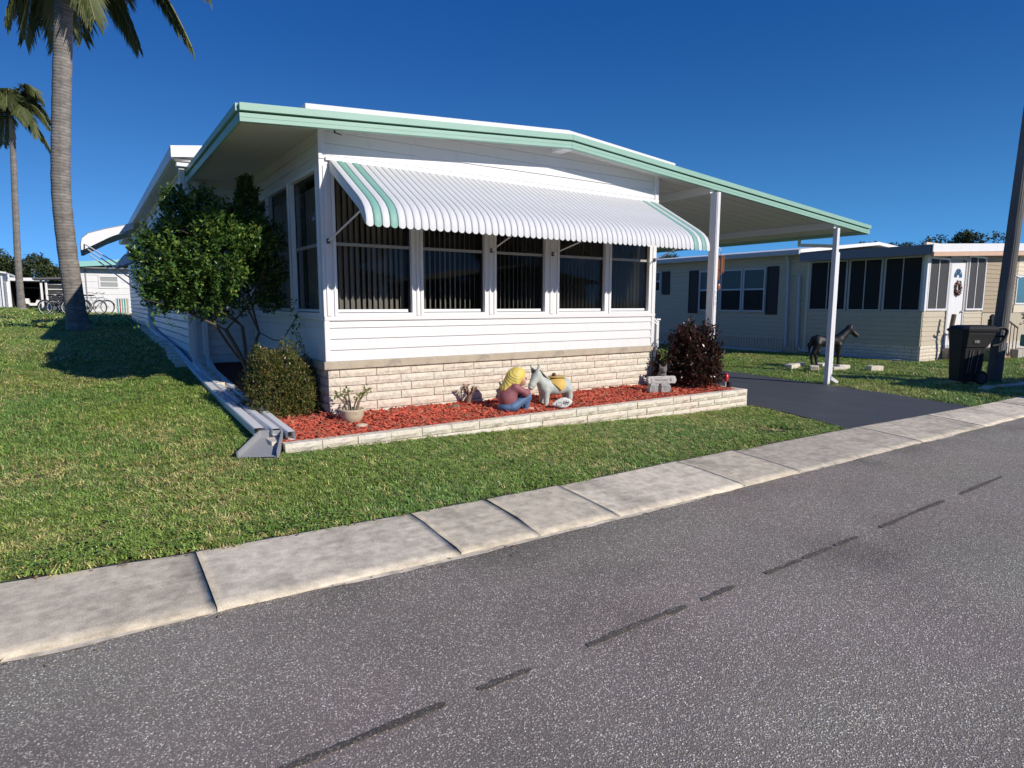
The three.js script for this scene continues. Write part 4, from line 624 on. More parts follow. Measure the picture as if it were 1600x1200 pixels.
// ---------- plants ----------
function leafGeo(L, pal) { // L: array of [pos, dir, up, len, wid]
  const n = L.length, P = new Float32Array(n * 18), C = new Float32Array(n * 18); const s = V(), a = V(), b = V(), l = V(), r = V(), u = V();
  L.forEach(([p, d, up, len, wid], i) => {
    s.copy(d).cross(up).normalize(); u.copy(s).cross(d).normalize(); a.copy(p); b.copy(p).addScaledVector(d, len); const m = p.clone().addScaledVector(d, len * 0.48).addScaledVector(u, -wid * 0.18);
    b.addScaledVector(u, -len * 0.12); l.copy(m).addScaledVector(s, wid / 2).addScaledVector(u, wid * 0.30); r.copy(m).addScaledVector(s, -wid / 2).addScaledVector(u, wid * 0.30);
    const o = i * 18; [a, r, b, a, b, l].forEach((v, k) => { P[o + k * 3] = v.x; P[o + k * 3 + 1] = v.y; P[o + k * 3 + 2] = v.z; });
    const c = pal(); for (let k = 0; k < 6; k++) { C[o + k * 3] = c[0]; C[o + k * 3 + 1] = c[1]; C[o + k * 3 + 2] = c[2]; }
  });
  const g = new THREE.BufferGeometry(); g.setAttribute('position', new THREE.BufferAttribute(P, 3)); g.setAttribute('color', new THREE.BufferAttribute(C, 3)); g.computeVertexNormals(); return g;
}
const rdir = () => { const z = rr(-1, 1), a = R() * 6.283, k = Math.sqrt(1 - z * z); return V(k * Math.cos(a), z, k * Math.sin(a)); };
const glossLeaf = new THREE.MeshStandardMaterial({ color: 0xffffff, vertexColors: true, roughness: 0.33, side: THREE.DoubleSide });
const dullLeaf = new THREE.MeshStandardMaterial({ color: 0xffffff, vertexColors: true, roughness: 0.6, side: THREE.DoubleSide });
const mix = (a, b, t) => [lerp(a[0], b[0], t), lerp(a[1], b[1], t), lerp(a[2], b[2], t)];
// leafy twigs spread through a volume: inside(p) says how deep, twig leaves follow the shoot
function shootLeaves(n, pick, dirOf, shootL, per, len, wid) { const L = []; for (let i = 0; i < n; i++) { const p = pick(); if (!p) continue; const d = dirOf(p).normalize(), sl = shootL * rr(0.6, 1.3); for (let k = 0; k < per; k++) { const t = k / per, q0 = p.clone().addScaledVector(d, sl * t); const ld = rdir().multiplyScalar(0.9).addScaledVector(d, 0.75); ld.y += 0.15; ld.normalize(); const up = rdir().multiplyScalar(0.5).add(Y); L.push([q0, ld, up, len * rr(0.7, 1.2), wid * rr(0.75, 1.2)]); } } return L; }
// the big glossy shrub at the left of the front room
{
  const t = thing('shrub_tree', 'tall glossy green shrub tree with several bare stems beside the left window wall', 'tree', [-0.58, 0.16, -1.95]); reseed(4001);
  const base = V(0, -0.05, 0); const cen = V(-0.47, 1.92, 0.22);
  const ends = [[-1.05, 1.35, 0.35], [-0.8, 1.75, 0.55], [-0.5, 2.2, 0.5], [-0.15, 2.0, 0.35], [0.2, 1.8, 0.45], [-0.9, 2.1, -0.2], [-0.2, 2.5, -0.1], [0.25, 2.3, -0.2]];
  const tr = []; const stems = [[-0.28, 0.95, 0.08], [-0.06, 1.0, 0.10], [0.18, 0.9, 0.05], [-0.42, 1.05, -0.02]];
  tr.push(tube([base, V(0.0, 0.2, 0), V(0.0, 0.42, 0.01)], 0.045, 8, 8));
  stems.forEach((s, i) => tr.push(tube([V(0, 0.30 + 0.03 * i, 0), V(s[0] * 0.35, 0.58, s[2] * 0.5), V(...s)], 0.028 - 0.003 * i, 12, 7)));
  ends.forEach((e, i) => { const s = stems[i % 4]; const m = V(lerp(s[0], e[0], 0.5) + rr(-0.08, 0.08), lerp(s[1], e[1], 0.45), lerp(s[2], e[2], 0.5) + rr(-0.08, 0.08)); tr.push(tube([V(...s), m, V(...e)], 0.014, 12, 6)); for (let k = 0; k < 5; k++) { const d = rdir(); d.y = Math.abs(d.y); tr.push(rod(m.clone().lerp(V(...e), R()), V(...e).addScaledVector(d, 0.4), 0.006, 5, 0.003)); } });
  mesh('trunk', merge(tr), barkMat, t);
  const lobes = []; for (let i = 0; i < 46; i++) { const d = rdir(); const k = Math.cbrt(rr(0.25, 1)); lobes.push([cen.x + d.x * 0.70 * k, cen.y + d.y * 0.68 * k + 0.06 * d.x, cen.z + d.z * 0.62 * k, rr(0.19, 0.33)]); }
  lobes.push([-1.14, 1.9, 0.3, 0.25], [-1.12, 1.6, 0.32, 0.24], [-1.05, 1.36, 0.3, 0.2], [-1.0, 2.2, 0.2, 0.26], [-0.75, 2.5, 0.2, 0.25], [-0.5, 2.6, 0.1, 0.22], [0.12, 2.8, -0.1, 0.15], [0.1, 2.98, -0.1, 0.09], [0.1, 2.62, -0.1, 0.22], [0.28, 1.35, 0.2, 0.18], [0.33, 1.75, 0.25, 0.22], [0.3, 2.2, 0.2, 0.25], [-0.85, 2.62, 0.25, 0.16]);
  const pick = () => { const l = lobes[Math.floor(R() * lobes.length)], d = rdir(), k = Math.cbrt(rr(0.15, 1)) * l[3]; return V(l[0] + d.x * k, l[1] + d.y * k, l[2] + d.z * k); };
  const L = shootLeaves(4300, pick, p => p.clone().sub(cen).normalize().multiplyScalar(0.7).add(V(rr(-.4, .4), 0.7, rr(-.4, .4))), 0.15, 7, 0.070, 0.044);
  // a low side twig
  for (let i = 0; i < 26; i++) L.push([V(-0.95 - 0.5 * R(), 1.02 + 0.16 * R(), 0.25), rdir(), Y, 0.06, 0.032]);
  for (let i = 0; i < 70; i++) L.push([V(0.38 + 0.12 * R(), 0.8 + 0.6 * R(), 0.95 + 0.2 * R()), rdir(), Y, 0.06, 0.032]);
  tr.length = 0; mesh('twig', tube([V(0.18, 0.9, 0.05), V(0.35, 0.8, 0.5), V(0.44, 1.1, 1.05)], 0.008, 10, 5), barkMat, t);
  mesh('crown', leafGeo(L, () => { const a = R(); return a < 0.12 ? mix([0.20, 0.28, 0.04], [0.26, 0.33, 0.06], R()) : mix([0.045, 0.105, 0.022], [0.085, 0.165, 0.035], R()); }), glossLeaf, t);
}
// clipped hedge bush
function roundBush(name, label, pos, rx, ry, rz, n, leaf, pal, m, stemH = 0.1, group) {
  const t = thing(name, label, 'bush', pos, 0, group); const L = [];
  const pick = () => { const d = rdir(); d.y = Math.abs(d.y) * 1.1 - 0.12; const k = Math.pow(R(), 0.28); const bump = 0.74 + 0.48 * vn(d.x * 3 + 20 + pos[0], d.z * 3 + 20 + d.y * 2, 256); const sq = 1 / Math.max(0.72, Math.pow(Math.pow(Math.abs(d.x), 3.2) + Math.pow(Math.abs(d.y), 3.2) + Math.pow(Math.abs(d.z), 3.2), 1 / 3.2)); return V(d.x * rx * k * bump * Math.min(1.15, sq), Math.max(0.02, stemH + (d.y + 0.12) * ry * k * bump * Math.min(1.2, sq)), d.z * rz * k * bump * Math.min(1.15, sq)); };
  L.push(...shootLeaves(n, pick, p => V(p.x, p.y * 0.6 + 0.25, p.z).add(rdir().multiplyScalar(0.35)), leaf * 2.4, 6, leaf, leaf * 0.55));
  const st = []; for (let i = 0; i < 7; i++) { const d = rdir(); st.push(tube([V(d.x * 0.04, -0.06, d.z * 0.04), V(d.x * 0.12, ry * 0.3, d.z * 0.12), V(d.x * rx * 0.7, ry * rr(0.6, 0.95), d.z * rz * 0.7)], 0.010, 8, 5)); }
  mesh('stems', merge(st), barkMat, t); mesh('foliage', leafGeo(L, pal), m, t); return t;
}
reseed(51); roundBush('hedge_bush', 'clipped rounded green and brown bush at the left corner of the brick skirt', [-0.46, 0.0, -0.42], 0.44, 0.78, 0.44, 4300, 0.032, () => { const a = R(); return a < 0.3 ? mix([0.17, 0.12, 0.035], [0.23, 0.15, 0.05], R()) : mix([0.055, 0.085, 0.02], [0.12, 0.15, 0.035], R()); }, glossLeaf, 0.04);
reseed(52); roundBush('croton_bush', 'dark maroon leaved bush in the mulch beside the carport post', [6.52, 0.0, 0.47], 0.44, 0.84, 0.38, 1700, 0.070, () => { const a = R(); return a < 0.15 ? [0.10, 0.05, 0.022] : a < 0.4 ? [0.028, 0.034, 0.016] : mix([0.045, 0.012, 0.014], [0.085, 0.022, 0.022], R()); }, glossLeaf, 0.06);
reseed(53); roundBush('croton_bush', 'small dark red leaved plant squeezed behind the grey cat statue', [6.02, 0.0, 0.10], 0.13, 0.42, 0.10, 120, 0.06, () => mix([0.10, 0.02, 0.014], [0.07, 0.05, 0.02], R()), glossLeaf, 0.05);
// jade plant in a bowl
{
  const t = thing('potted_jade', 'small jade plant in a cream bowl at the left end of the mulch', 'potted plant', [0.16, 0.0, 0.42]); reseed(61);
  mesh('bowl', new THREE.LatheGeometry([[0.0, 0.0], [0.07, 0.0], [0.11, 0.03], [0.145, 0.10], [0.15, 0.15], [0.163, 0.165], [0.163, 0.185], [0.14, 0.185], [0.13, 0.16], [0.0, 0.155]].map(p => new THREE.Vector2(...p)), 24), mat([0.62, 0.53, 0.38], 0.8, { map: brickTex }), t);
  const st = [], L = []; for (const [x, z, h] of [[-0.06, 0, 0.2], [0.03, 0.05, 0.17], [-0.01, -0.05, 0.24], [0.10, 0.02, 0.2], [-0.13, 0.03, 0.21], [0.15, -0.02, 0.25]]) { const e = V(x * 1.5, 0.16 + h, z * 1.6); st.push(tube([V(x * 0.5, 0.15, z * 0.4), V(x * 0.8, 0.16 + h * 0.5, z), e], 0.011, 8, 6)); for (let k = 0; k < 20; k++) L.push([e.clone().add(rdir().multiplyScalar(0.04)), rdir().add(V(0, 0.4, 0)).normalize(), Y, 0.05, 0.03]); }
  mesh('stems', merge(st), mat([0.20, 0.15, 0.10], 0.8), t); mesh('leaves', leafGeo(L, () => mix([0.14, 0.21, 0.045], [0.27, 0.28, 0.07], R())), glossLeaf, t);
  const rk = thingMesh('garden_stone', sdf(ell([0, 0, 0], [0.085, 0.045, 0.06]), [0, 0, 0], 0.1, 20), mat([0.60, 0.48, 0.36], 0.9, stoneBump), 'pale stone lying in the mulch below the cream bowl', 'stone'); rk.position.set(0.17, 0.0, 0.72);
}
// desert rose on rocks
{
  const t = thing('desert_rose', 'stubby desert rose with pale pink flowers on rocks before the brick skirt', 'plant', [1.98, 0.02, 0.17]); reseed(71);
  const st = [tube([V(0, -0.05, 0), V(0.02, 0.08, 0), V(0.04, 0.16, 0)], 0.035, 8, 8)]; const L = [], F = []; for (let i = 0; i < 8; i++) { const a = i / 8 * 6.28, e = V(0.04 + 0.11 * Math.cos(a), rr(0.22, 0.31), 0.07 * Math.sin(a)); st.push(tube([V(0.035, 0.13, 0), V(0.04 + 0.05 * Math.cos(a), 0.19, 0.03 * Math.sin(a)), e], 0.012, 6, 6)); for (let k = 0; k < 9; k++) (k < 5 ? F : L).push([e.clone().add(rdir().multiplyScalar(0.025)), rdir().add(V(0, 0.5, 0)).normalize(), Y, 0.04, 0.026]); }
  mesh('stem', merge(st), mat([0.22, 0.13, 0.09], 0.8), t); mesh('flowers', leafGeo(F, () => mix([0.66, 0.50, 0.47], [0.45, 0.20, 0.19], R())), dullLeaf, t); mesh('leaves', leafGeo(L, () => mix([0.10, 0.06, 0.04], [0.12, 0.14, 0.05], R())), dullLeaf, t);
  [['flat brown rock leaning beside the desert rose', [1.72, 0.02, 0.22], [0.11, 0.045, 0.06], [0.22, 0.15, 0.10]], ['pale grey rock at the foot of the desert rose', [1.98, 0.0, 0.30], [0.13, 0.05, 0.07], [0.50, 0.42, 0.34]]].forEach(([l, p, r, c], i) => { const m = thingMesh('garden_stone', sdf((x, y, z) => ell([0, 0, 0], r)(x, y, z) + 0.012 * (vn(x * 30 + 40, z * 30 + y * 25 + 40, 256) - 0.5), [0, 0, 0], 0.16, 28), mat(c, 0.9, stoneBump), l, 'stone'); m.position.set(...p); m.rotation.z = i ? 0 : 0.25; });
}
// palms
const palmBark = mat([1, 1, 1], 0.9, { map: tex(256, (i, j, u, v) => { const ring = vn(3, v * 22, 22), f = fbm(u * 16, v * 40, 16, 4), w = sstep(0.25, 0.0, Math.abs(((v * 22) % 1) - 0.5) * 2 - 0.2 + 0.2 * f); const big = fbm(u * 5, v * 9, 5, 4); const k = 0.215 + 0.17 * (f - 0.5) + 0.05 * (ring - 0.5) - 0.035 * w * sstep(0.3, 0.6, big) + 0.13 * (big - 0.5); return [k * 1.06, k * 0.97, k * 0.86]; }, true), bumpMap: tex(256, (i, j, u, v) => 0.6 * Math.abs(((v * 22) % 1) - 0.5) * 2 + 0.5 * fbm(u * 16, v * 40, 16, 3), false), bumpScale: 0.012 });
const frondMat = new THREE.MeshStandardMaterial({ color: 0xffffff, vertexColors: true, roughness: 0.45, side: THREE.DoubleSide });
const RV = V(0.8283, 0, 0.5603), FV = V(0.5603, 0, -0.8283);
function frondGeo(az, reach, rise, drop, bend = 0) { // az: 0 = to the right seen from the street
  const d = RV.clone().multiplyScalar(Math.cos(az)).addScaledVector(FV, Math.sin(az)); const c = new THREE.QuadraticBezierCurve3(V(0, 0, 0), d.clone().multiplyScalar(reach * 0.5).add(V(0, rise, 0)), d.clone().multiplyScalar(reach).add(V(0, drop, 0)));
  const L = [], n = 150; for (let i = 0; i < n; i++) { const t = 0.13 + 0.87 * i / n, p = c.getPoint(t), tg = c.getTangent(t), sd = tg.clone().cross(Y).normalize(); const len = 0.98 * Math.pow(Math.sin(Math.PI * (0.12 + 0.8 * t)), 0.7); for (const s of [-1, 1]) { const k = rr(-0.25, 0.35); const dir = sd.clone().multiplyScalar(s * 0.75).addScaledVector(tg, 0.55 + 0.2 * R()).add(V(0, -0.75 + k, 0)).normalize(); L.push([p, dir, V(0, 1, 0).addScaledVector(sd, s * 0.4), len * rr(0.75, 1.15), 0.05]); } }
  const g = leafGeo(L, () => mix([0.075, 0.105, 0.035], [0.17, 0.17, 0.06], R() * R())); const tb = new THREE.TubeGeometry(c, 14, 0.022, 5).toNonIndexed(); tb.deleteAttribute('uv'); const cc = new Float32Array(tb.attributes.position.count * 3); for (let i = 0; i < cc.length; i += 3) { cc[i] = 0.17; cc[i + 1] = 0.17; cc[i + 2] = 0.07; } tb.setAttribute('color', new THREE.BufferAttribute(cc, 3)); return mergeGeometries([g, tb]);
}
function trunkGeo(offs, r0, r1, flare) { // offs: [height, shift to the right]
  const c = new THREE.CatmullRomCurve3(offs.map(([h, s]) => V(0, h, 0).addScaledVector(RV, s))); const n = 60, g = new THREE.TubeGeometry(c, n, 1, 14, false), p = g.attributes.position; const uv = g.attributes.uv, H = offs[offs.length - 1][0];
  for (let i = 0; i <= n; i++) { const t = i / n, ctr = c.getPointAt(t), r = (lerp(r0, r1, t) + flare * Math.exp(-t * 22)) * (1 + 0.025 * Math.sin(i * 2.1)); for (let k = 0; k <= 14; k++) { const j = i * 15 + k; p.setXYZ(j, ctr.x + (p.getX(j) - ctr.x) * r, ctr.y + (p.getY(j) - ctr.y) * r, ctr.z + (p.getZ(j) - ctr.z) * r); uv.setXY(j, k / 14, t * H / 1.6); } } g.computeVertexNormals(); return g;
}
{
  reseed(88); const t = thing('palm_tree', 'tall near palm with thick grey ringed trunk at the house wall', 'palm tree', [-2.72, 0.70, -11.9], 0);
  mesh('trunk', trunkGeo([[-0.15, 0.10], [0, 0.05], [0.5, 0.0], [1.1, -0.04], [2.2, -0.10], [3.6, -0.12], [4.8, -0.02], [6.9, 0.21], [8.1, 0.33], [8.7, 0.38]], 0.225, 0.20, 0.12), palmBark, t);
  const C0 = V(0, 8.5, 0).addScaledVector(RV, 0.39);
  mesh('crown_shaft', new THREE.CylinderGeometry(0.12, 0.2, 0.9, 12).translate(C0.x, C0.y - 0.1, C0.z), mat([0.30, 0.24, 0.13], 0.8), t);
  for (const [az, re, ri, dr] of [[0.2, 2.8, 2.1, -1.55], [-0.12, 3.7, 2.6, -0.75], [0.4, 2.4, 2.2, -0.9], [0.9, 1.6, 1.1, -1.25], [-1.0, 2.2, 1.5, -0.5], [2.3, 1.9, 1.4, -0.55], [-2.2, 1.7, 1.5, -0.75], [-2.7, 2.6, 2.2, 0.6], [1.6, 2.8, 2.2, 0.5], [3.05, 3.0, 2.6, 1.0], [0.5, 2.6, 3.0, 1.9], [-0.6, 2.4, 3.0, 2.2], [-1.6, 2.4, 2.8, 1.8], [2.6, 2.2, 3.0, 2.2], [2.95, 1.3, 1.2, -1.5], [-2.65, 1.2, 1.1, -1.35], [2.5, 0.9, 0.9, -1.5], [1.9, 1.2, 0.9, -1.1], [-0.4, 1.0, 0.6, -1.3]]) { const f = mesh('frond', frondGeo(az, re, ri, dr), frondMat, t); f.position.set(C0.x, C0.y + 0.3, C0.z); }
}
{
  reseed(89); const t = thing('palm_tree', 'slender distant palm standing in the back lawn at the left edge', 'palm tree', [-5.6, 0.95, -38.9], 0);
  mesh('trunk', trunkGeo([[-0.2, 0.02], [0.4, 0.0], [3, 0.05], [6, 0.2], [9.9, 0.42]], 0.19, 0.14, 0.12), palmBark, t); const C0 = V(0, 10.0, 0).addScaledVector(RV, 0.43);
  mesh('crown_shaft', new THREE.CylinderGeometry(0.10, 0.17, 1.1, 10).translate(C0.x, C0.y + 0.3, C0.z), mat([0.42, 0.33, 0.20], 0.8), t);
  for (const [az, re, ri, dr] of [[0.2, 1.9, 2.2, -0.2], [0.6, 1.8, 1.2, -1.6], [-0.5, 1.9, 1.8, -0.4], [3.0, 1.7, 2.0, -0.1], [2.6, 1.3, 1.2, -1.1], [-2.5, 1.6, 2.2, 0.6], [1.5, 1.4, 2.6, 1.2], [-1.5, 1.4, 2.4, 0.9], [0.0, 1.5, 3.0, 1.6], [2.2, 1.4, 3.0, 1.7], [-0.2, 1.7, 1.5, -0.9], [0.9, 1.9, 2.4, 0.4], [0.4, 1.6, 3.0, 1.3], [2.9, 1.6, 2.8, 1.0], [-2.0, 1.5, 2.9, 1.2], [-1.0, 1.6, 2.6, 0.4]]) { const f = mesh('frond', frondGeo(az, re, ri, dr), frondMat, t); f.position.set(C0.x, C0.y + 0.7, C0.z); }
}
// background trees
function bgTree(name, label, pos, H, rx, ry, n, pal, leaf, sd, group) {
  reseed(sd); const t = thing(name, label, 'tree', pos, 0, group); const lobes = []; for (let i = 0; i < 22; i++) { const d = rdir(), k = Math.cbrt(rr(0.2, 1)); lobes.push([d.x * rx * k * 0.8, H + d.y * ry * k * 0.75, d.z * rx * k * 0.8, rr(0.22, 0.42) * Math.min(rx, ry * 1.4)]); }
  const st = [tube([V(0, -0.4, 0), V(0.1, H * 0.4, 0), V(0, H * 0.8, 0)], 0.14, 8, 7)]; for (let i = 0; i < 8; i++) { const l = lobes[i]; st.push(tube([V(0.05, H * 0.5, 0), V(l[0] * 0.5, lerp(H * 0.5, l[1], 0.6), l[2] * 0.5), V(l[0], l[1], l[2])], 0.05, 6, 5)); }
  const pick = () => { const l = lobes[Math.floor(R() * 22)], d = rdir(), k = Math.cbrt(rr(0.3, 1)) * l[3]; return V(l[0] + d.x * k, l[1] + d.y * k * 0.8, l[2] + d.z * k); };
  mesh('trunk', merge(st), barkMat, t); mesh('crown', leafGeo(shootLeaves(n, pick, p => rdir().add(V(0, 0.3, 0)), leaf * 1.5, 4, leaf, leaf * 0.6), pal), dullLeaf, t); return t;
}
const dk = () => mix([0.03, 0.05, 0.016], [0.075, 0.095, 0.028], R()), md = () => mix([0.055, 0.08, 0.028], [0.11, 0.13, 0.045], R());
bgTree('broadleaf_tree', 'dark dense tree beyond the far carport at the left edge', [-11.2, 1, -80], 4.2, 3.2, 2.2, 1500, dk, 0.34, 301);
bgTree('broadleaf_tree', 'dark dense tree behind the slender distant palm trunk', [-7.4, 1, -82], 3.9, 2.9, 2.1, 1500, dk, 0.34, 302);
bgTree('broadleaf_tree', 'low dark tree behind the slatted shed', [-4.9, 1, -72], 2.9, 1.8, 1.4, 900, dk, 0.28, 303);
bgTree('broadleaf_tree', 'wispy tree top above the cream house beside the carport roof tip', [44.2, 0, -15.8], 5.1, 1.25, 0.9, 330, md, 0.16, 304);
bgTree('broadleaf_tree', 'fluffy palm-like tree top left of the round dark tree behind the cream house', [45.8, 0, -14.2], 5.2, 1.1, 0.85, 420, md, 0.16, 305);
bgTree('broadleaf_tree', 'wide round dark green tree behind the cream house left of the utility pole', [44.4, 0, -9.6], 4.7, 2.7, 1.5, 2400, dk, 0.17, 306);
bgTree('broadleaf_tree', 'small pale tree top seen below the right end of the striped awning', [44.2, 0, -34.2], 5.6, 1.0, 0.9, 260, md, 0.18, 307);
// ---------- the cream house across the driveway ----------
{
  const h = thing('cream_house', 'cream neighbouring mobile home with dark screened porch and white roof edge', 'house', [0, 0, 0]); reseed(606);
  const cream = mat([0.58, 0.51, 0.38], 0.6, { map: sidingTex }), creamTrim = mat([0.70, 0.62, 0.48], 0.6), tan = mat([0.40, 0.32, 0.21], 0.6, { map: sidingTex }), greyTrim = mat([0.50, 0.50, 0.49], 0.6), peach = mat([0.66, 0.44, 0.30], 0.6, { map: sidingTex }), shutterM = mat([0.022, 0.02, 0.024], 0.6);
  const sw = part('side_wall', h); boardsLeft(sw, -15, -4.93, 19, steps(0.2, 3.28, 0.155), cream); boardsLeft(sw, -4.88, -1.1, 19, steps(0.2, 1.28, 0.15), cream);
  mesh('ribbed_skirt', muv(ext((() => { const p = []; for (let z = -15; z < -4.9; z += 0.12) p.push([z, 0.0], [z + 0.06, 0.0], [z + 0.06, -0.02], [z + 0.12, -0.02]); p.push([-4.9, 0.1], [-15, 0.1]); return p; })(), 0.55, Z, X, V(19.0, -0.35, 0)), 0.5), cream, sw);
  mesh('corner_post', rbx(18.96, 19.06, -0.35, 3.0, -4.95, -4.85, 0.006), creamTrim, sw); mesh('backing', bx(19.05, 19.15, -0.35, 3.3, -15, -1.15), creamTrim, sw);
  const bs = part('brick_skirt', h); mesh('mortar', bx(19.02, 19.1, -0.36, 0.2, -4.85, -1.12), mortarMat, bs);
  for (let r = 0; r < 5; r++) { const y1 = 0.195 - r * 0.112; let z = -1.12, f = true; while (z > -4.8) { let e = Math.max(f && r % 2 ? z - 0.2 : z - 0.41, -4.85); f = false; brick(bs, e + 0.005, z - 0.005, y1 - 0.103, y1, 19.0, '-x', 0.06); z = e; } let x = 19.02; f = true; while (x < 20.5) { let e = Math.min(f && r % 2 ? x + 0.2 : x + 0.41, 20.55); f = false; brick(bs, x + 0.005, e - 0.005, y1 - 0.103, y1, -1.08, 'z', 0.06); x = e; } }
  // porch screens on the side
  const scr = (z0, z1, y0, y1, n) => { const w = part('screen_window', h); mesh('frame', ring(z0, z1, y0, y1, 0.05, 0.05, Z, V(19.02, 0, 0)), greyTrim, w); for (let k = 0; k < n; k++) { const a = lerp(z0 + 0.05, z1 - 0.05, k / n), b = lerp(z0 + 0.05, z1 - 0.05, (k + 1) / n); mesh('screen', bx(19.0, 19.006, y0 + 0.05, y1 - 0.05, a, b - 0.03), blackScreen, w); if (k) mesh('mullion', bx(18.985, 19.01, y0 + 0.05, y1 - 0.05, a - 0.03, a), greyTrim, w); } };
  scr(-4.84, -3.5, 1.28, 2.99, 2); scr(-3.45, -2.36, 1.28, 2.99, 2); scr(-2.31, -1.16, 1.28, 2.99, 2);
  // side windows with shutters
  const sash = mat([0.55, 0.57, 0.60], 0.5), teal = new THREE.MeshPhysicalMaterial({ color: lin(0.06, 0.12, 0.13), roughness: 0.5 });
  const win = (z0, z1, y0, y1) => { const w = part('window', h), m = lerp(y0, y1, 0.52); mesh('frame', ring(z0, z1, y0, y1, 0.06, 0.05, Z, V(18.99, 0, 0)), sash, w); mesh('upper_pane', bx(18.974, 18.98, m, y1 - 0.05, z0 + 0.05, z1 - 0.05), teal, w); mesh('lower_pane', bx(18.968, 18.974, y0 + 0.05, m, z0 + 0.05, z1 - 0.05), blackScreen, w); mesh('meeting_rail', bx(18.955, 18.98, m - 0.03, m + 0.03, z0 + 0.05, z1 - 0.05), sash, w); };
  win(-9.72, -8.68, 1.2, 2.86); win(-8.64, -7.62, 1.2, 2.86); win(-7.58, -6.60, 1.2, 2.86); win(-12.6, -11.87, 2.03, 2.93);
  const shut = (z0, z1, y0, y1) => { const s = part('shutter', h); mesh('frame', ring(z0, z1, y0, y1, 0.05, 0.03, Z, V(18.99, 0, 0)), shutterM, s); mesh('panel', bx(18.972, 18.99, y0 + 0.04, y1 - 0.04, z0 + 0.04, z1 - 0.04), shutterM, s); };
  shut(-10.28, -9.78, 1.1, 2.9); shut(-6.55, -6.06, 1.1, 2.9); shut(-11.8, -11.35, 1.9, 2.92);
  mesh('downspout', pipeGeo([V(18.75, 3.25, -5.66), V(18.9, 3.05, -5.66), V(18.93, 2.95, -5.66), V(18.93, -0.05, -5.6)], 0.1, 0.08), sash, h);
  mesh('downspout', pipeGeo([V(18.9, 2.5, -5.2), V(18.92, 2.4, -5.2), V(18.92, 0.0, -5.14), V(18.9, -0.16, -5.0), V(18.85, -0.22, -3.8), V(18.8, -0.29, -1.5)], 0.1, 0.08), sash, h);
  mesh('ground_tube', pipeGeo([V(18.85, -0.24, -12), V(18.75, -0.27, -5.6)], 0.12, 0.09), sash, h);
  // roofs
  const r1 = part('roof', h); mesh('deck', ext([[18.55, 3.30], [24, 3.85], [30, 3.5], [30, 3.62], [24, 3.97], [18.55, 3.42]], 10.2, X, Y, V(0, 0, -15.2)), roofWhite, r1); mesh('eave_gutter', bx(18.46, 18.56, 3.26, 3.40, -15.2, -5.0), greyTrim, r1); mesh('soffit', bx(18.5, 19.1, 3.24, 3.27, -15.2, -5), soffitMat, r1);
  const r2 = part('porch_roof', h);
  mesh('deck', muv(ext([[18.5, 3.03], [30, 3.68], [30, 3.90], [18.5, 3.27]], 4.2, X, Y, V(0, 0, -4.95)), 0.5), roofWhite, r2); mesh('fascia', muv(ext([[18.46, 3.05], [30, 3.64], [30, 3.92], [18.46, 3.285]], 0.03, X, Y, V(0, 0, -0.75)), 0.5), trimWhite, r2); mesh('lower_fascia', muv(ext([[18.46, 2.92], [30, 3.46], [30, 3.62], [18.46, 3.05]], 0.05, X, Y, V(0, 0, -0.74)), 0.5), peach, r2);
  mesh('side_fascia', bx(18.44, 18.5, 2.98, 3.27, -4.95, -0.78), mat([0.20, 0.20, 0.21], 0.6), r2); mesh('soffit', ext([[18.5, 3.0], [30, 3.6], [30, 3.63], [18.5, 3.03]], 4.2, X, Y, V(0, 0, -4.95)), soffitMat, r2);
  // front
  const fw = part('front_wall', h); boardsFront(fw, 19.05, 20.55, -1.1, steps(0.2, 1.28, 0.15), cream); boardsFront(fw, 22.0, 23.45, -1.1, steps(-0.3, 1.26, 0.15), cream); boardsFront(fw, 23.45, 26.4, -1.1, steps(1.22, 3.4, 0.15), tan); boardsFront(fw, 26.4, 30, -1.1, steps(2.6, 3.55, 0.15), creamTrim);
  for (let x = 23.5; x < 29.9; x += 0.16) mesh('skirt_board', bx(x, x + 0.145, 0.12, 1.2, -1.13, -1.08), cream, fw);
  mesh('base_panel', bx(23.5, 30, -0.35, 0.12, -1.13, -1.06), mat([0.66, 0.62, 0.55], 0.8, { map: brickTex }), fw); mesh('backing', bx(19.05, 30, -0.35, 3.4, -1.25, -1.16), creamTrim, fw); mesh('band', bx(26.2, 30, 1.2, 1.48, -1.15, -1.05), creamTrim, fw);
  mesh('corner_post', rbx(18.98, 19.12, 1.28, 3.0, -1.16, -1.05, 0.006), trimWhite, fw);
  const fs = (x0, x1, y0, y1, n, m) => { const w = part('screen_window', h); mesh('frame', ring(x0, x1, y0, y1, 0.06, 0.05, X, V(0, 0, -1.1)), trimWhite, w); for (let k = 0; k < n; k++) { const a = lerp(x0 + 0.06, x1 - 0.06, k / n), b = lerp(x0 + 0.06, x1 - 0.06, (k + 1) / n); mesh('screen', bx(a, b - 0.04, y0 + 0.06, y1 - 0.06, -1.09, -1.084), m, w); if (k) mesh('mullion', bx(a - 0.04, a, y0 + 0.06, y1 - 0.06, -1.09, -1.06), trimWhite, w); } };
  fs(19.14, 20.55, 1.3, 2.96, 2, screenMat); fs(22.0, 23.4, 1.3, 3.12, 2, screenMat); fs(26.3, 28.4, 1.5, 2.58, 1, new THREE.MeshPhysicalMaterial({ color: lin(0.07, 0.14, 0.11), roughness: 0.2, clearcoat: 0.5 }));
  const d = part('door', h); mesh('panel', rbx(20.72, 21.78, 0.12, 2.86, -1.14, -1.08, 0.01), trimWhite, d); mesh('door_frame', ring(20.6, 21.9, 0.08, 3.05, 0.1, 0.06, X, V(0, 0, -1.12)), greyTrim, d);
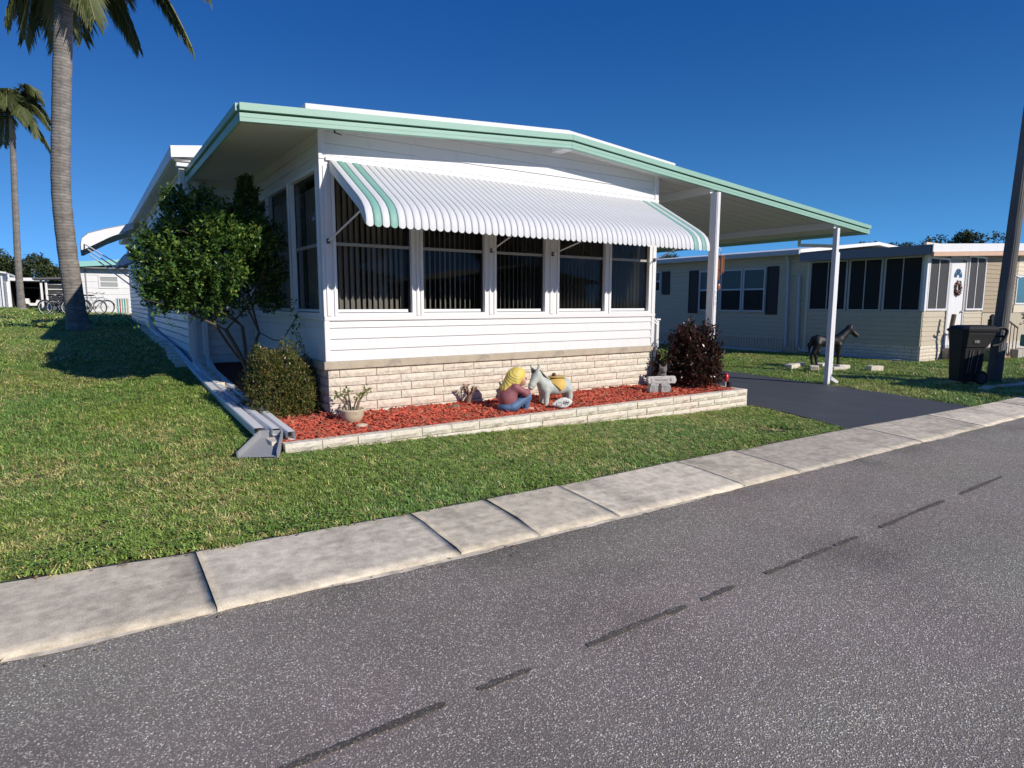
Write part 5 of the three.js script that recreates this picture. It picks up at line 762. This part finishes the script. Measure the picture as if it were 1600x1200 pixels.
  for (let k = 0; k < 4; k++) { const a0 = Math.PI * (k / 4) + 0.06, a1 = Math.PI * ((k + 1) / 4) - 0.06; const p = []; for (const [r, s, e] of [[0.10, a0, a1], [0.30, a1, a0]]) for (let i = 0; i <= 5; i++) { const a = lerp(s, e, i / 5); p.push([21.25 + r * Math.cos(a), 2.36 + r * Math.sin(a)]); } mesh('fan_pane', ext(p, 0.006, X, Y, V(0, 0, -1.079)), darkGlass, d); }
  const kn = new THREE.SphereGeometry(0.04, 10, 8); kn.translate(21.66, 1.25, -1.04); mesh('knob', kn, greyMetal, d);
  const wr = thing('door_wreath', 'round wreath of dark red and white sprigs on the white door', 'wreath', [21.25, 2.02, -1.05]); const L = []; for (let i = 0; i < 240; i++) { const a = R() * 6.283; L.push([V(0.17 * Math.cos(a), 0.2 * Math.sin(a), 0), rdir(), Z, 0.09, 0.05]); } mesh('sprigs', leafGeo(L, () => R() < 0.5 ? [0.30, 0.04, 0.04] : R() < 0.6 ? [0.62, 0.58, 0.55] : [0.05, 0.04, 0.04]), dullLeaf, wr); mesh('ring', new THREE.TorusGeometry(0.17, 0.03, 6, 24), barkMat, wr);
  const s = thing('porch_steps', 'concrete entrance steps with thin brown railing at the cream house door', 'steps', [0, 0, 0]); const sc = mat([0.50, 0.45, 0.40], 0.9, { map: brickTex });
  mesh('landing', rbx(20.5, 22.2, -0.35, 0.08, -1.05, 0.0, 0.01), sc, s); mesh('step', rbx(22.2, 22.6, -0.35, -0.06, -1.05, 0, 0.01), sc, s); mesh('step', rbx(22.6, 23.0, -0.35, -0.2, -1.05, 0, 0.01), mat([0.45, 0.22, 0.16], 0.9), s);
  const brn = mat([0.10, 0.07, 0.05], 0.6); mesh('handrail', merge([bar(V(21.0, 1.12, 0), V(22.0, 1.12, 0), 0.04), bar(V(22.0, 1.12, 0), V(23.4, 0.72, 0), 0.04)]), brn, s); for (let i = 0; i < 9; i++) { const x = 21.0 + i * 0.3; mesh('baluster', bar(V(x, x < 22 ? 0.08 : -0.3, 0), V(x, x < 22 ? 1.12 : 1.12 - 0.286 * (x - 22), 0), 0.022), brn, s); }
  const mb = thing('letter_box', 'small black letter box on the white railing before the cream house door', 'letter box', [21.0, 0.62, 0.05]); mesh('box', rbx(-0.13, 0.13, 0.05, 0.42, -0.06, 0.06, 0.02), blackPlastic, mb); mesh('flap', ext([[-0.15, 0.40], [0.15, 0.40], [0.08, 0.58], [-0.04, 0.56]], 0.05, X, Y, V(0, 0, -0.02)), blackPlastic, mb);
  const dw = thing('driftwood', 'gnarled brown driftwood trunk standing against the cream front wall', 'driftwood', [20.25, -0.32, -0.75]); mesh('trunk', merge([tube([V(0, 0, 0), V(0.08, 0.5, 0.02), V(0.0, 0.9, 0), V(0.12, 1.5, 0)], 0.07, 16, 7), tube([V(0.02, 0.95, 0), V(-0.2, 1.0, 0.02), V(-0.26, 1.04, 0)], 0.035, 8, 6), tube([V(0.05, 1.15, 0), V(0.22, 1.12, 0.02)], 0.03, 6, 6)]), barkMat, dw);
  const tp = thing('garden_tub', 'grey green tub at the foot of the entrance steps', 'tub', [20.75, -0.32, 0.25]); mesh('tub', new THREE.LatheGeometry([[0, 0], [0.26, 0], [0.33, 0.38], [0.36, 0.4], [0.33, 0.41], [0.29, 0.36], [0, 0.33]].map(p => new THREE.Vector2(...p)), 18), mat([0.14, 0.18, 0.16], 0.6), tp); mesh('cap_stone', rbx(-0.42, 0.30, 0.42, 0.50, -0.2, 0.2, 0.02), mat([0.35, 0.28, 0.2], 0.9), tp);
  const tt = thing('garden_tub', 'teal blue garden tub on the wall bed right of the utility pole', 'tub', [25.7, 0.02, -0.2]); mesh('tub', rbx(-0.55, 0.55, 0, 0.42, -0.25, 0.25, 0.05), mat([0.02, 0.16, 0.20], 0.5), tt);
  const bw = thing('bed_wall', 'row of low pale blocks along the flower bed right of the pole', 'bed wall', [0, 0, 0]); for (let i = 0; i < 13; i++) { const b = rbx(23.2 + i * 0.42, 23.6 + i * 0.42, -0.34, 0.0 + rr(-0.02, 0.03), -0.1, 0.15, 0.02); mesh('block', b, sc, bw); }
  const pl = thing('garden_plant', 'leafy plant on a thin stand between pole and teal tub', 'plant', [24.6, 0.0, 0.0]); mesh('stand', rod(V(0, -0.3, 0), V(0, 0.75, 0), 0.02), darkMetal, pl); mesh('foliage', leafGeo(shootLeaves(60, () => { const q0 = rdir(); return V(q0.x * 0.3, 1.0 + q0.y * 0.28, q0.z * 0.3); }, () => rdir(), 0.1, 4, 0.12, 0.06), () => mix([0.08, 0.13, 0.05], [0.22, 0.25, 0.12], R())), dullLeaf, pl);
  const lp = struct('garden_path', muv(bx(20.0, 27, -0.35, -0.285, 0.6, 0.95), 0.4), kerbMats[2]);
}
// ---------- black foal statue on its stones ----------
{
  const g = thing('horse_statue', 'black horse statue with white blaze standing on pale stones', 'statue', [14.62, -0.27, -1.60], -0.56); g.scale.setScalar(1.02);
  const w = { s: 1 }; const blk = mat([0.004, 0.004, 0.0045], 0.5);
  const leg = (x, z, k, hind) => hind ? [cap([x, 0.66, z], [x - 0.03 + k, 0.42, z], 0.10, 0.055), cap([x - 0.03 + k, 0.42, z], [x - 0.10 + k, 0.30, z], 0.05, 0.036), cap([x - 0.10 + k, 0.30, z], [x - 0.05 + k, 0.02, z], 0.033, 0.036)] : [cap([x, 0.62, z], [x + k * 0.5, 0.36, z], 0.08, 0.045), cap([x + k * 0.5, 0.36, z], [x + k, 0.02, z], 0.04, 0.034)];
  mesh('body', sdf(smin([ell([0.0, 0.72, 0], [0.40, 0.15, 0.14]), ell([0.26, 0.72, 0], [0.17, 0.175, 0.14]), ell([-0.28, 0.74, 0], [0.17, 0.165, 0.145]), cap([0.33, 0.80, 0], [0.58, 1.06, 0], 0.13, 0.085), cap([0.58, 1.07, 0], [0.76, 0.91, 0], 0.085, 0.055), cap([0.76, 0.91, 0], [0.80, 0.87, 0], 0.056, 0.05), cap([0.60, 1.12, 0.045], [0.62, 1.20, 0.055], 0.026, 0.01), cap([0.60, 1.12, -0.045], [0.62, 1.20, -0.055], 0.026, 0.01), cap([-0.43, 0.82, 0], [-0.50, 0.62, 0], 0.03, 0.045), cap([-0.50, 0.62, 0], [-0.50, 0.42, 0], 0.045, 0.02), ...leg(-0.32, 0.09, -0.06, true), ...leg(-0.28, -0.09, 0.12, true), ...leg(0.28, 0.08, 0.0, false), ...leg(0.30, -0.08, 0.10, false)], 0.05), [0.12, 0.6, 0], 0.72, 110), blk, g);
  const wh = mat([0.8, 0.8, 0.78], 0.6); mesh('blaze', sdf(smin([ell([0.675, 1.045, 0], [0.035, 0.03, 0.03]), ell([0.70, 1.02, 0], [0.03, 0.03, 0.022])], 0.02), [0.69, 1.03, 0], 0.08, 24), wh, g); mesh('snip', sdf(ell([0.825, 0.905, 0], [0.022, 0.022, 0.022]), [0.825, 0.905, 0], 0.04, 18), wh, g);
  mesh('mane', sdf(smin([cap([0.56, 1.15, 0], [0.36, 0.90, 0], 0.035, 0.03), cap([0.60, 1.14, 0], [0.66, 1.12, 0], 0.028, 0.016)], 0.02), [0.5, 1.02, 0], 0.22, 36), blk, g);
  reseed(7070); const names = ['at the left end under the horse statue', 'right behind the hind legs of the horse statue', 'under the belly of the horse statue', 'before the hind legs of the horse statue', 'under the front legs of the horse statue', 'just right of the carport post below the horse head', 'at the right front of the horse statue', 'turned away at the right end of the horse stones'];
  [[13.75, -2.1], [14.1, -2.3], [14.6, -2.35], [13.95, -1.55], [15.1, -2.05], [14.9, -1.3], [14.5, -1.2], [14.95, -0.45]].forEach(([x, z], i) => { const big = i === 7; const b = thingMesh('stone_block', muv(rbx(-0.2, 0.2, -0.04, big ? 0.16 : 0.09 + 0.04 * R(), -0.11, 0.11, 0.02), 1.5), brickMats[i % 4], 'pale cut stone block ' + names[i], 'stone block', 'stones around the horse statue'); b.position.set(x, -0.30, z); b.rotation.y = rr(-0.8, 0.8); });
}
// ---------- wheeled bin, utility pole ----------
{
  const g = thing('wheelie_bin', 'black wheeled rubbish bin numbered 135 beside the utility pole', 'bin', [13.72, -0.22, 2.12], -0.62); g.scale.set(0.95, 1.1, 0.9);
  // local x: from the front (left) to the handle (right)
  const ringAt = (y, x0, x1, w) => [[x0, y, w], [x1, y, w], [x1, y, -w], [x0, y, -w]];
  const loft = rows => { const P = [], I = []; rows.forEach(r => r.forEach((p, i) => { const q0 = r[(i + 1) % 4], c = 0.12; for (const t of [c, 1 - c]) P.push(lerp(p[0], q0[0], t), lerp(p[1], q0[1], t), lerp(p[2], q0[2], t)); })); const n = 8; for (let j = 0; j < rows.length - 1; j++) for (let i = 0; i < n; i++) { const a = j * n + i, b = j * n + (i + 1) % n; I.push(a, b, a + n, a + n, b, b + n); } for (let i = 1; i < n - 1; i++) { I.push(0, i + 1, i); const o = (rows.length - 1) * n; I.push(o, o + i, o + i + 1); } let q1 = new THREE.BufferGeometry(); q1.setAttribute('position', new THREE.Float32BufferAttribute(P, 3)); q1.setIndex(I); q1 = q1.toNonIndexed(); q1.computeVertexNormals(); return q1; };
  mesh('body', loft([ringAt(0.02, -0.27, 0.22, 0.24), ringAt(0.30, -0.285, 0.235, 0.255), ringAt(0.70, -0.30, 0.255, 0.285), ringAt(0.72, -0.30, 0.28, 0.30), ringAt(0.88, -0.305, 0.40, 0.31), ringAt(0.98, -0.31, 0.44, 0.32), ringAt(1.04, -0.31, 0.45, 0.32)]), blackPlastic, g);
  const lid = part('lid', g); mesh('lid_top', loft([ringAt(1.03, -0.335, 0.50, 0.345), ringAt(1.075, -0.34, 0.51, 0.35), ringAt(1.13, -0.28, 0.46, 0.29), ringAt(1.15, -0.20, 0.38, 0.22)]), blackPlastic, lid);
  for (const z of [0.27, -0.27]) mesh('handle_arm', tube([V(0.42, 1.09, z), V(0.60, 1.10, z), V(0.67, 1.05, z), V(0.64, 0.93, z), V(0.52, 0.78, z), V(0.36, 0.74, z)], 0.032, 20, 8), blackPlastic, g); mesh('handle_bar', rod(V(0.64, 0.93, -0.28), V(0.64, 0.93, 0.28), 0.024), blackPlastic, g);
  for (const z of [0.27, -0.27]) { const wl = part('wheel', g); mesh('tyre', new THREE.TorusGeometry(0.115, 0.03, 8, 22).translate(0.19, 0.10, z), mat([0.02, 0.02, 0.02], 0.8), wl); mesh('rim', new THREE.CylinderGeometry(0.095, 0.095, 0.04, 18).rotateX(Math.PI / 2).translate(0.19, 0.10, z), mat([0.05, 0.05, 0.05], 0.5), wl); }
  for (const x of [-0.13, -0.07, 0.06]) mesh('rib', bar(V(x - 0.02, 0.20, 0.266), V(x + 0.012, 0.66, 0.299), 0.009, 0.012), mat([0.16, 0.16, 0.165], 0.5), g);
  const cv = document.createElement('canvas'); cv.width = 128; cv.height = 64; const c = cv.getContext('2d'); c.fillStyle = '#101011'; c.fillRect(0, 0, 128, 64); c.fillStyle = '#c9c9c9'; c.font = 'bold 50px sans-serif'; c.textAlign = 'center'; c.fillText('135', 64, 50); const t = new THREE.CanvasTexture(cv); t.colorSpace = THREE.SRGBColorSpace; const pl = new THREE.PlaneGeometry(0.17, 0.085); pl.rotateX(-0.045); pl.translate(-0.01, 0.83, 0.3125); mesh('number', pl, mat([0.9, 0.9, 0.9], 0.5, { map: t }), g);
}
{
  const wood = mat([1, 1, 1], 0.9, { map: tex(256, (i, j, u, v) => { const f = fbm(u * 60, v * 3, 3, 4), g0 = fbm(u * 12, v * 2, 2, 3); const k = 0.125 + 0.10 * (f - 0.4) + 0.04 * (g0 - 0.5) - (fbm(u * 90, v * 4, 2, 2) > 0.66 ? 0.04 : 0); return [k * 1.04, k, k * 0.93]; }, true), bumpMap: tex(256, (i, j, u, v) => fbm(u * 60, v * 3, 3, 4), false), bumpScale: 0.02 });
  const g = thing('utility_pole', 'leaning weathered wooden utility pole beside the black bin', 'utility pole', [14.78, -0.4, 2.3]); const top = V(0.18, 0, 0.12).multiplyScalar(1.6).add(V(0, 10, 0));
  const c = new THREE.CylinderGeometry(0.105, 0.15, 10, 20, 6); const uv = c.attributes.uv; for (let i = 0; i < uv.count; i++) uv.setXY(i, uv.getX(i), uv.getY(i) * 3.2); c.translate(0, 5, 0); c.applyMatrix4(new THREE.Matrix4().makeRotationFromQuaternion(new THREE.Quaternion().setFromUnitVectors(Y, top.clone().normalize()))); mesh('pole', c, wood, g);
  mesh('step_bolt', rod(V(0.16, 2.55, 0.16), V(0.30, 2.50, 0.22), 0.02), aluWhite, g); mesh('crossarm', bx(-1.1, 1.5, 9.3, 9.45, 0.1, 0.22), wood, g);
  reseed(99); [[13.1, 2.75, 0.15, 'long pale edging stone at the grass before the bin'], [13.95, 2.85, -0.2, 'edging stone in shade below the bin'], [14.6, 2.9, 0.1, 'edging stone in shade before the pole'], [15.3, 2.95, 0.2, 'edging stone in shade right of the pole']].forEach(([x, z, a, l]) => { const b = thingMesh('edging_stone', muv(rbx(-0.32, 0.32, -0.05, 0.08, -0.1, 0.1, 0.025), 1.5), kerbMats[4], l, 'edging stone', 'edging stones around the pole'); b.position.set(x, -0.30, z); b.rotation.y = a; });
}
// a parked car on the street outside the frame: its shade lies over the bin and the pole foot
{
  const g = thing('parked_car', 'silver estate car parked on the street right of the picture', 'car', [15.3, -0.34, 5.5], 0.02); g.scale.set(1, 1.35, 1); const paint = new THREE.MeshPhysicalMaterial({ color: lin(0.42, 0.43, 0.45), roughness: 0.35, clearcoat: 1, metalness: 0.3 });
  mesh('body', ext([[-2.2, 0.3], [2.2, 0.3], [2.25, 0.75], [2.1, 0.95], [1.2, 1.05], [0.6, 1.5], [-1.9, 1.52], [-2.2, 1.0]], 1.75, X, Y, V(0, 0, -0.87)), paint, g);
  for (const z of [-0.885, 0.885]) { mesh('side_glass', ext([[1.0, 1.05], [0.5, 1.42], [-1.75, 1.44], [-1.95, 1.05]], 0.01, X, Y, V(0, 0, z - 0.005)), darkGlass, g); for (const x of [-1.4, 1.4]) { const w = part('wheel', g); mesh('tyre', new THREE.TorusGeometry(0.27, 0.07, 10, 28).translate(x, 0.33, z), blackPlastic, w); mesh('rim', new THREE.CylinderGeometry(0.22, 0.22, 0.1, 24).rotateX(Math.PI / 2).translate(x, 0.33, z), greyMetal, w); } }
}
// ---------- far left ----------
{
  const gY = 0.88; const h = thing('white_house', 'far white house with small window and mint roof line behind the bicycles', 'house', [0, 0, 0]);
  boardsFront(h, -2.92, 4, -30.5, steps(gY - 0.25, 3.25, 0.32), whiteSiding); mesh('wall', bx(-2.9, 4, gY - 0.3, 3.3, -38, -30.53), whiteSiding, h); mesh('corner_trim', bx(-2.42, -2.36, gY - 0.2, 3.25, -30.5, -30.46), greyMetal, h);
  const w = part('window', h); mesh('frame', ring(-1.86, -0.98, 2.22, 2.86, 0.07, 0.05, X, V(0, 0, -30.5)), trimWhite, w); mesh('pane', bx(-1.8, -1.04, 2.28, 2.8, -30.49, -30.48), mat([0.35, 0.37, 0.36], 0.4), w); mesh('sash_rail', bx(-1.8, -1.04, 2.52, 2.57, -30.485, -30.46), trimWhite, w);
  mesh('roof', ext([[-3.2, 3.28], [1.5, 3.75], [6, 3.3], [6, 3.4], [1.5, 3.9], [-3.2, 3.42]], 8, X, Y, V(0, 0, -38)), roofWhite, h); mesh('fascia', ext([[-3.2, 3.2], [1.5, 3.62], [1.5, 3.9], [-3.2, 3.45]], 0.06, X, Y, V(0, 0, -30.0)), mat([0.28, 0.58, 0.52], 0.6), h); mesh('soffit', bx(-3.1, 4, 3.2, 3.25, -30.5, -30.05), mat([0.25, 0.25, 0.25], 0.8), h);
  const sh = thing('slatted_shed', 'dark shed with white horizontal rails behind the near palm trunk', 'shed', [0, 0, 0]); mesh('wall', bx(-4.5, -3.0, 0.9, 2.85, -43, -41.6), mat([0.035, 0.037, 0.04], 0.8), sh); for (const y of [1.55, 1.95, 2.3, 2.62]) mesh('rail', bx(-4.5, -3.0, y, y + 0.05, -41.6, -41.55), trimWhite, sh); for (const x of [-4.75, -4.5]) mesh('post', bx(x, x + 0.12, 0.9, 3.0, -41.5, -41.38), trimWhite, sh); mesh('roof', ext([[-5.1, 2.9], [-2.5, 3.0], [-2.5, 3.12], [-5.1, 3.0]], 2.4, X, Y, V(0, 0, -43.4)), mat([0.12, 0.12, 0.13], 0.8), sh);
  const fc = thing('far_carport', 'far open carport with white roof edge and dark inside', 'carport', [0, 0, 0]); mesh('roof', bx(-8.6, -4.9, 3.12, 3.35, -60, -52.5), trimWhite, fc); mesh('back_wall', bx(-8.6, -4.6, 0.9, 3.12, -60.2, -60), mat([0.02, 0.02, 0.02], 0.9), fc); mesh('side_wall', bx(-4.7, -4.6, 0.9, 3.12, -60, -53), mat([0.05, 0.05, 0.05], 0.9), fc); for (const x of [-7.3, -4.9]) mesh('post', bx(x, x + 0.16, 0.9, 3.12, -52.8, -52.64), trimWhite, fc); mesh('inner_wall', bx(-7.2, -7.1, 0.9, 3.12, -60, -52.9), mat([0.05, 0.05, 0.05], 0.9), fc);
  const gc = thing('golf_cart', 'small white cart parked in the dark far carport', 'cart', [-5.85, 1.0, -54.5]); mesh('body', ext([[-0.6, 0.25], [0.65, 0.25], [0.7, 0.6], [0.25, 0.7], [0.15, 0.45], [-0.2, 0.45], [-0.25, 0.8], [-0.6, 0.8]], 1.1, X, Y, V(0, 0, -0.5)), trimWhite, gc); mesh('canopy', bx(-0.6, 0.5, 1.6, 1.66, -0.5, 0.6), darkMetal, gc); for (const x of [-0.55, 0.45]) mesh('canopy_post', bx(x, x + 0.04, 0.6, 1.6, 0.5, 0.54), darkMetal, gc); for (const x of [-0.4, 0.45]) mesh('wheel', new THREE.CylinderGeometry(0.2, 0.2, 0.16, 16).rotateX(Math.PI / 2).translate(x, 0.2, 0.55), blackPlastic, gc);
  const lh = thing('pale_house', 'pale house wall at the far left edge behind the slender palm', 'house', [0, 0, 0]); boardsFront(lh, -12, -7.25, -49.5, steps(0.8, 3.6, 0.3), mat([0.62, 0.66, 0.68], 0.6, { map: sidingTex })); mesh('wall', bx(-12, -7.25, 0.8, 3.6, -56, -49.55), whiteSiding, lh); mesh('roof', ext([[-13, 4.3], [-6.95, 3.5], [-6.95, 3.62], [-13, 4.45]], 7.5, X, Y, V(0, 0, -56.5)), roofWhite, lh); for (const x of [-7.3, -6.9]) mesh('post', bx(x, x + 0.1, 0.9, 3.5, -49.4, -49.3), trimWhite, lh);
  // bicycles
  const mk = (label, frameC, pos, turn) => {
    const b = thing('bicycle', label, 'bicycle', pos, turn, 'bicycles in front of the far white house'); const fm = mat(frameC, 0.4, { metalness: 0.3 });
    for (const x of [-0.52, 0.52]) { const w = part('wheel', b); mesh('tyre', new THREE.TorusGeometry(0.315, 0.022, 8, 36).translate(x, 0.335, 0), blackPlastic, w); mesh('rim', new THREE.TorusGeometry(0.288, 0.013, 6, 36).translate(x, 0.335, 0), mat([0.8, 0.8, 0.8], 0.3), w); const sp = []; for (let k = 0; k < 9; k++) { const a = k / 9 * Math.PI; sp.push(rod(V(x + 0.28 * Math.cos(a), 0.335 + 0.28 * Math.sin(a), 0), V(x - 0.28 * Math.cos(a), 0.335 - 0.28 * Math.sin(a), 0), 0.002, 4)); } mesh('spokes', merge(sp), greyMetal, w); mesh('fender', new THREE.TorusGeometry(0.355, 0.016, 6, 20, 2.2).rotateZ(x < 0 ? 1.0 : 0.2).translate(x, 0.335, 0), fm, w); }
    const c = V(-0.06, 0.30, 0), s = V(-0.2, 0.78, 0), hd = V(0.36, 0.80, 0), rA = V(-0.52, 0.335, 0), fA = V(0.52, 0.335, 0);
    mesh('frame', merge([rod(c, s, 0.018), rod(s, hd, 0.018), rod(c, hd.clone().add(V(0, -0.12, 0)), 0.02), rod(rA, c, 0.014), rod(rA, s, 0.012)]), fm, b); mesh('fork', rod(fA, hd.clone().add(V(-0.03, 0.1, 0)), 0.016), fm, b);
    mesh('saddle', sdf(smin([ell([-0.26, 0.9, 0], [0.11, 0.035, 0.085]), ell([-0.13, 0.9, 0], [0.09, 0.025, 0.03])], 0.03), [-0.2, 0.9, 0], 0.2, 24), blackPlastic, b); mesh('seat_post', rod(s, V(-0.22, 0.89, 0), 0.012), greyMetal, b);
    mesh('handlebar', tube([V(0.18, 1.02, 0.3), V(0.3, 1.03, 0.25), V(0.34, 0.98, 0), V(0.3, 1.03, -0.25), V(0.18, 1.02, -0.3)], 0.013, 18, 6), greyMetal, b); mesh('crank', merge([new THREE.CylinderGeometry(0.09, 0.09, 0.01, 18).rotateX(Math.PI / 2).translate(c.x, c.y, 0.04), bar(V(c.x - 0.12, c.y - 0.1, 0.06), V(c.x + 0.12, c.y + 0.1, -0.06), 0.02)]), greyMetal, b); mesh('basket', merge([bar(V(0.45, 0.75, 0.12), V(0.45, 0.75, -0.12), 0.02)]), greyMetal, b); return b;
  };
  mk('dark bicycle with pale tyre rims, leftmost of the row by the palm', [0.05, 0.05, 0.07], [-3.62, gh(-3.6, -28.6) + 0.02, -28.5], -0.55); mk('dark blue bicycle leaning behind the leftmost bicycle', [0.03, 0.04, 0.08], [-3.3, gh(-3.3, -29.2) + 0.02, -29.0], -0.5); mk('black bicycle with white handlebar post half hidden by the near palm trunk', [0.06, 0.06, 0.06], [-2.95, gh(-3, -29.5) + 0.02, -28.7], -0.7); mk('light grey bicycle right of the near palm trunk', [0.45, 0.47, 0.5], [-2.35, gh(-2.3, -28.8) + 0.02, -28.4], -0.6); mk('grey bicycle standing against the white wall, rightmost of the row', [0.35, 0.36, 0.38], [-2.05, gh(-2, -29.3) + 0.02, -29.2], -0.5);
  const ch = thing('lawn_chair', 'folded lawn chair with pastel webbing leaning on the white house', 'chair', [-0.98, gh(-1, -28.6), -28.4], -0.5); mesh('frame', merge([ring(-0.3, 0.3, 0.02, 0.8, 0.03, 0.03, X, V(0, 0, 0)), bar(V(-0.3, 0.36, 0.015), V(0.3, 0.36, 0.015), 0.03)]), trimWhite, ch);
  [[0.05, 0.45, 0.40], [0.55, 0.08, 0.12], [0.2, 0.5, 0.3], [0.1, 0.4, 0.45], [0.6, 0.5, 0.2]].forEach((c, i) => mesh('web_strap', bx(-0.26 + i * 0.11, -0.19 + i * 0.11, 0.05, 0.78, 0.008, 0.014), mat(c, 0.7), ch));
}
// ---------- the other side of the street, behind the camera: it shows in the window panes ----------
{
  const other = (x, label, c, roofC) => {
    const h = thing('street_house', label, 'house', [x, -0.3, 21]); const m = mat(c, 0.6, { map: sidingTex });
    mesh('wall', muv(bx(-4.5, 4.5, 0, 3.0, 0, 9), 0.5), m, h); mesh('roof', ext([[-5, 2.95], [0, 3.8], [5, 2.95], [5, 3.1], [0, 3.95], [-5, 3.1]], 10, X, Y, V(0, 0, -0.5)), mat(roofC, 0.8), h);
    for (const wx of [-3.2, -1.2, 1.6]) { const w = part('window', h); mesh('frame', ring(wx - 0.7, wx + 0.7, 1.1, 2.5, 0.07, 0.06, X, V(0, 0, -0.05)), trimWhite, w); mesh('pane', bx(wx - 0.64, wx + 0.64, 1.16, 2.44, -0.025, -0.02), darkGlass, w); }
    mesh('door', bx(3.0, 3.95, 0.2, 2.3, -0.03, 0.02), trimWhite, h);
  };
  other(-8, 'beige house across the street, first behind the camera', [0.45, 0.38, 0.30], [0.25, 0.24, 0.23]); other(5, 'grey house across the street, second behind the camera', [0.40, 0.42, 0.43], [0.30, 0.30, 0.30]); other(18, 'tan house across the street, third behind the camera', [0.42, 0.34, 0.25], [0.22, 0.2, 0.19]);
  bgTree('broadleaf_tree', 'broad tree across the street between the beige and grey houses', [-1.5, -0.3, 33], 6.5, 3.6, 3, 1300, md, 0.34, 401); bgTree('broadleaf_tree', 'broad tree across the street between the grey and tan houses', [11.5, -0.3, 34], 7, 3.8, 3.2, 1300, md, 0.34, 402); bgTree('broadleaf_tree', 'broad tree across the street beyond the tan house', [26, -0.3, 34], 7, 4, 3.2, 1300, md, 0.34, 403);
  // trees on the next lot, left of the picture: they stand between the side windows and the low sky
  bgTree('broadleaf_tree', 'broad tree on the left lot level with the front wall, outside the picture', [-11.2, -0.1, 1.5], 3.6, 3.0, 2.8, 1500, md, 0.24, 411); bgTree('broadleaf_tree', 'broad tree on the left lot level with the shrub tree, outside the picture', [-11.6, 0.5, -4.6], 3.8, 3.2, 2.9, 1500, md, 0.24, 412); bgTree('broadleaf_tree', 'broad tree on the left lot level with the rear wall, outside the picture', [-12.4, 0.6, -11], 3.8, 3.2, 2.9, 1500, md, 0.24, 413);
}
scene.traverse(o => { if (o.isMesh) { if (o.geometry.userData.mottled) { o.material = o.material.clone(); o.material.vertexColors = true; o.material.bumpMap = null; o.material.roughness = Math.max(o.material.roughness, 0.55); } o.castShadow = true; o.receiveShadow = true; } });
renderer.render(scene, camera);
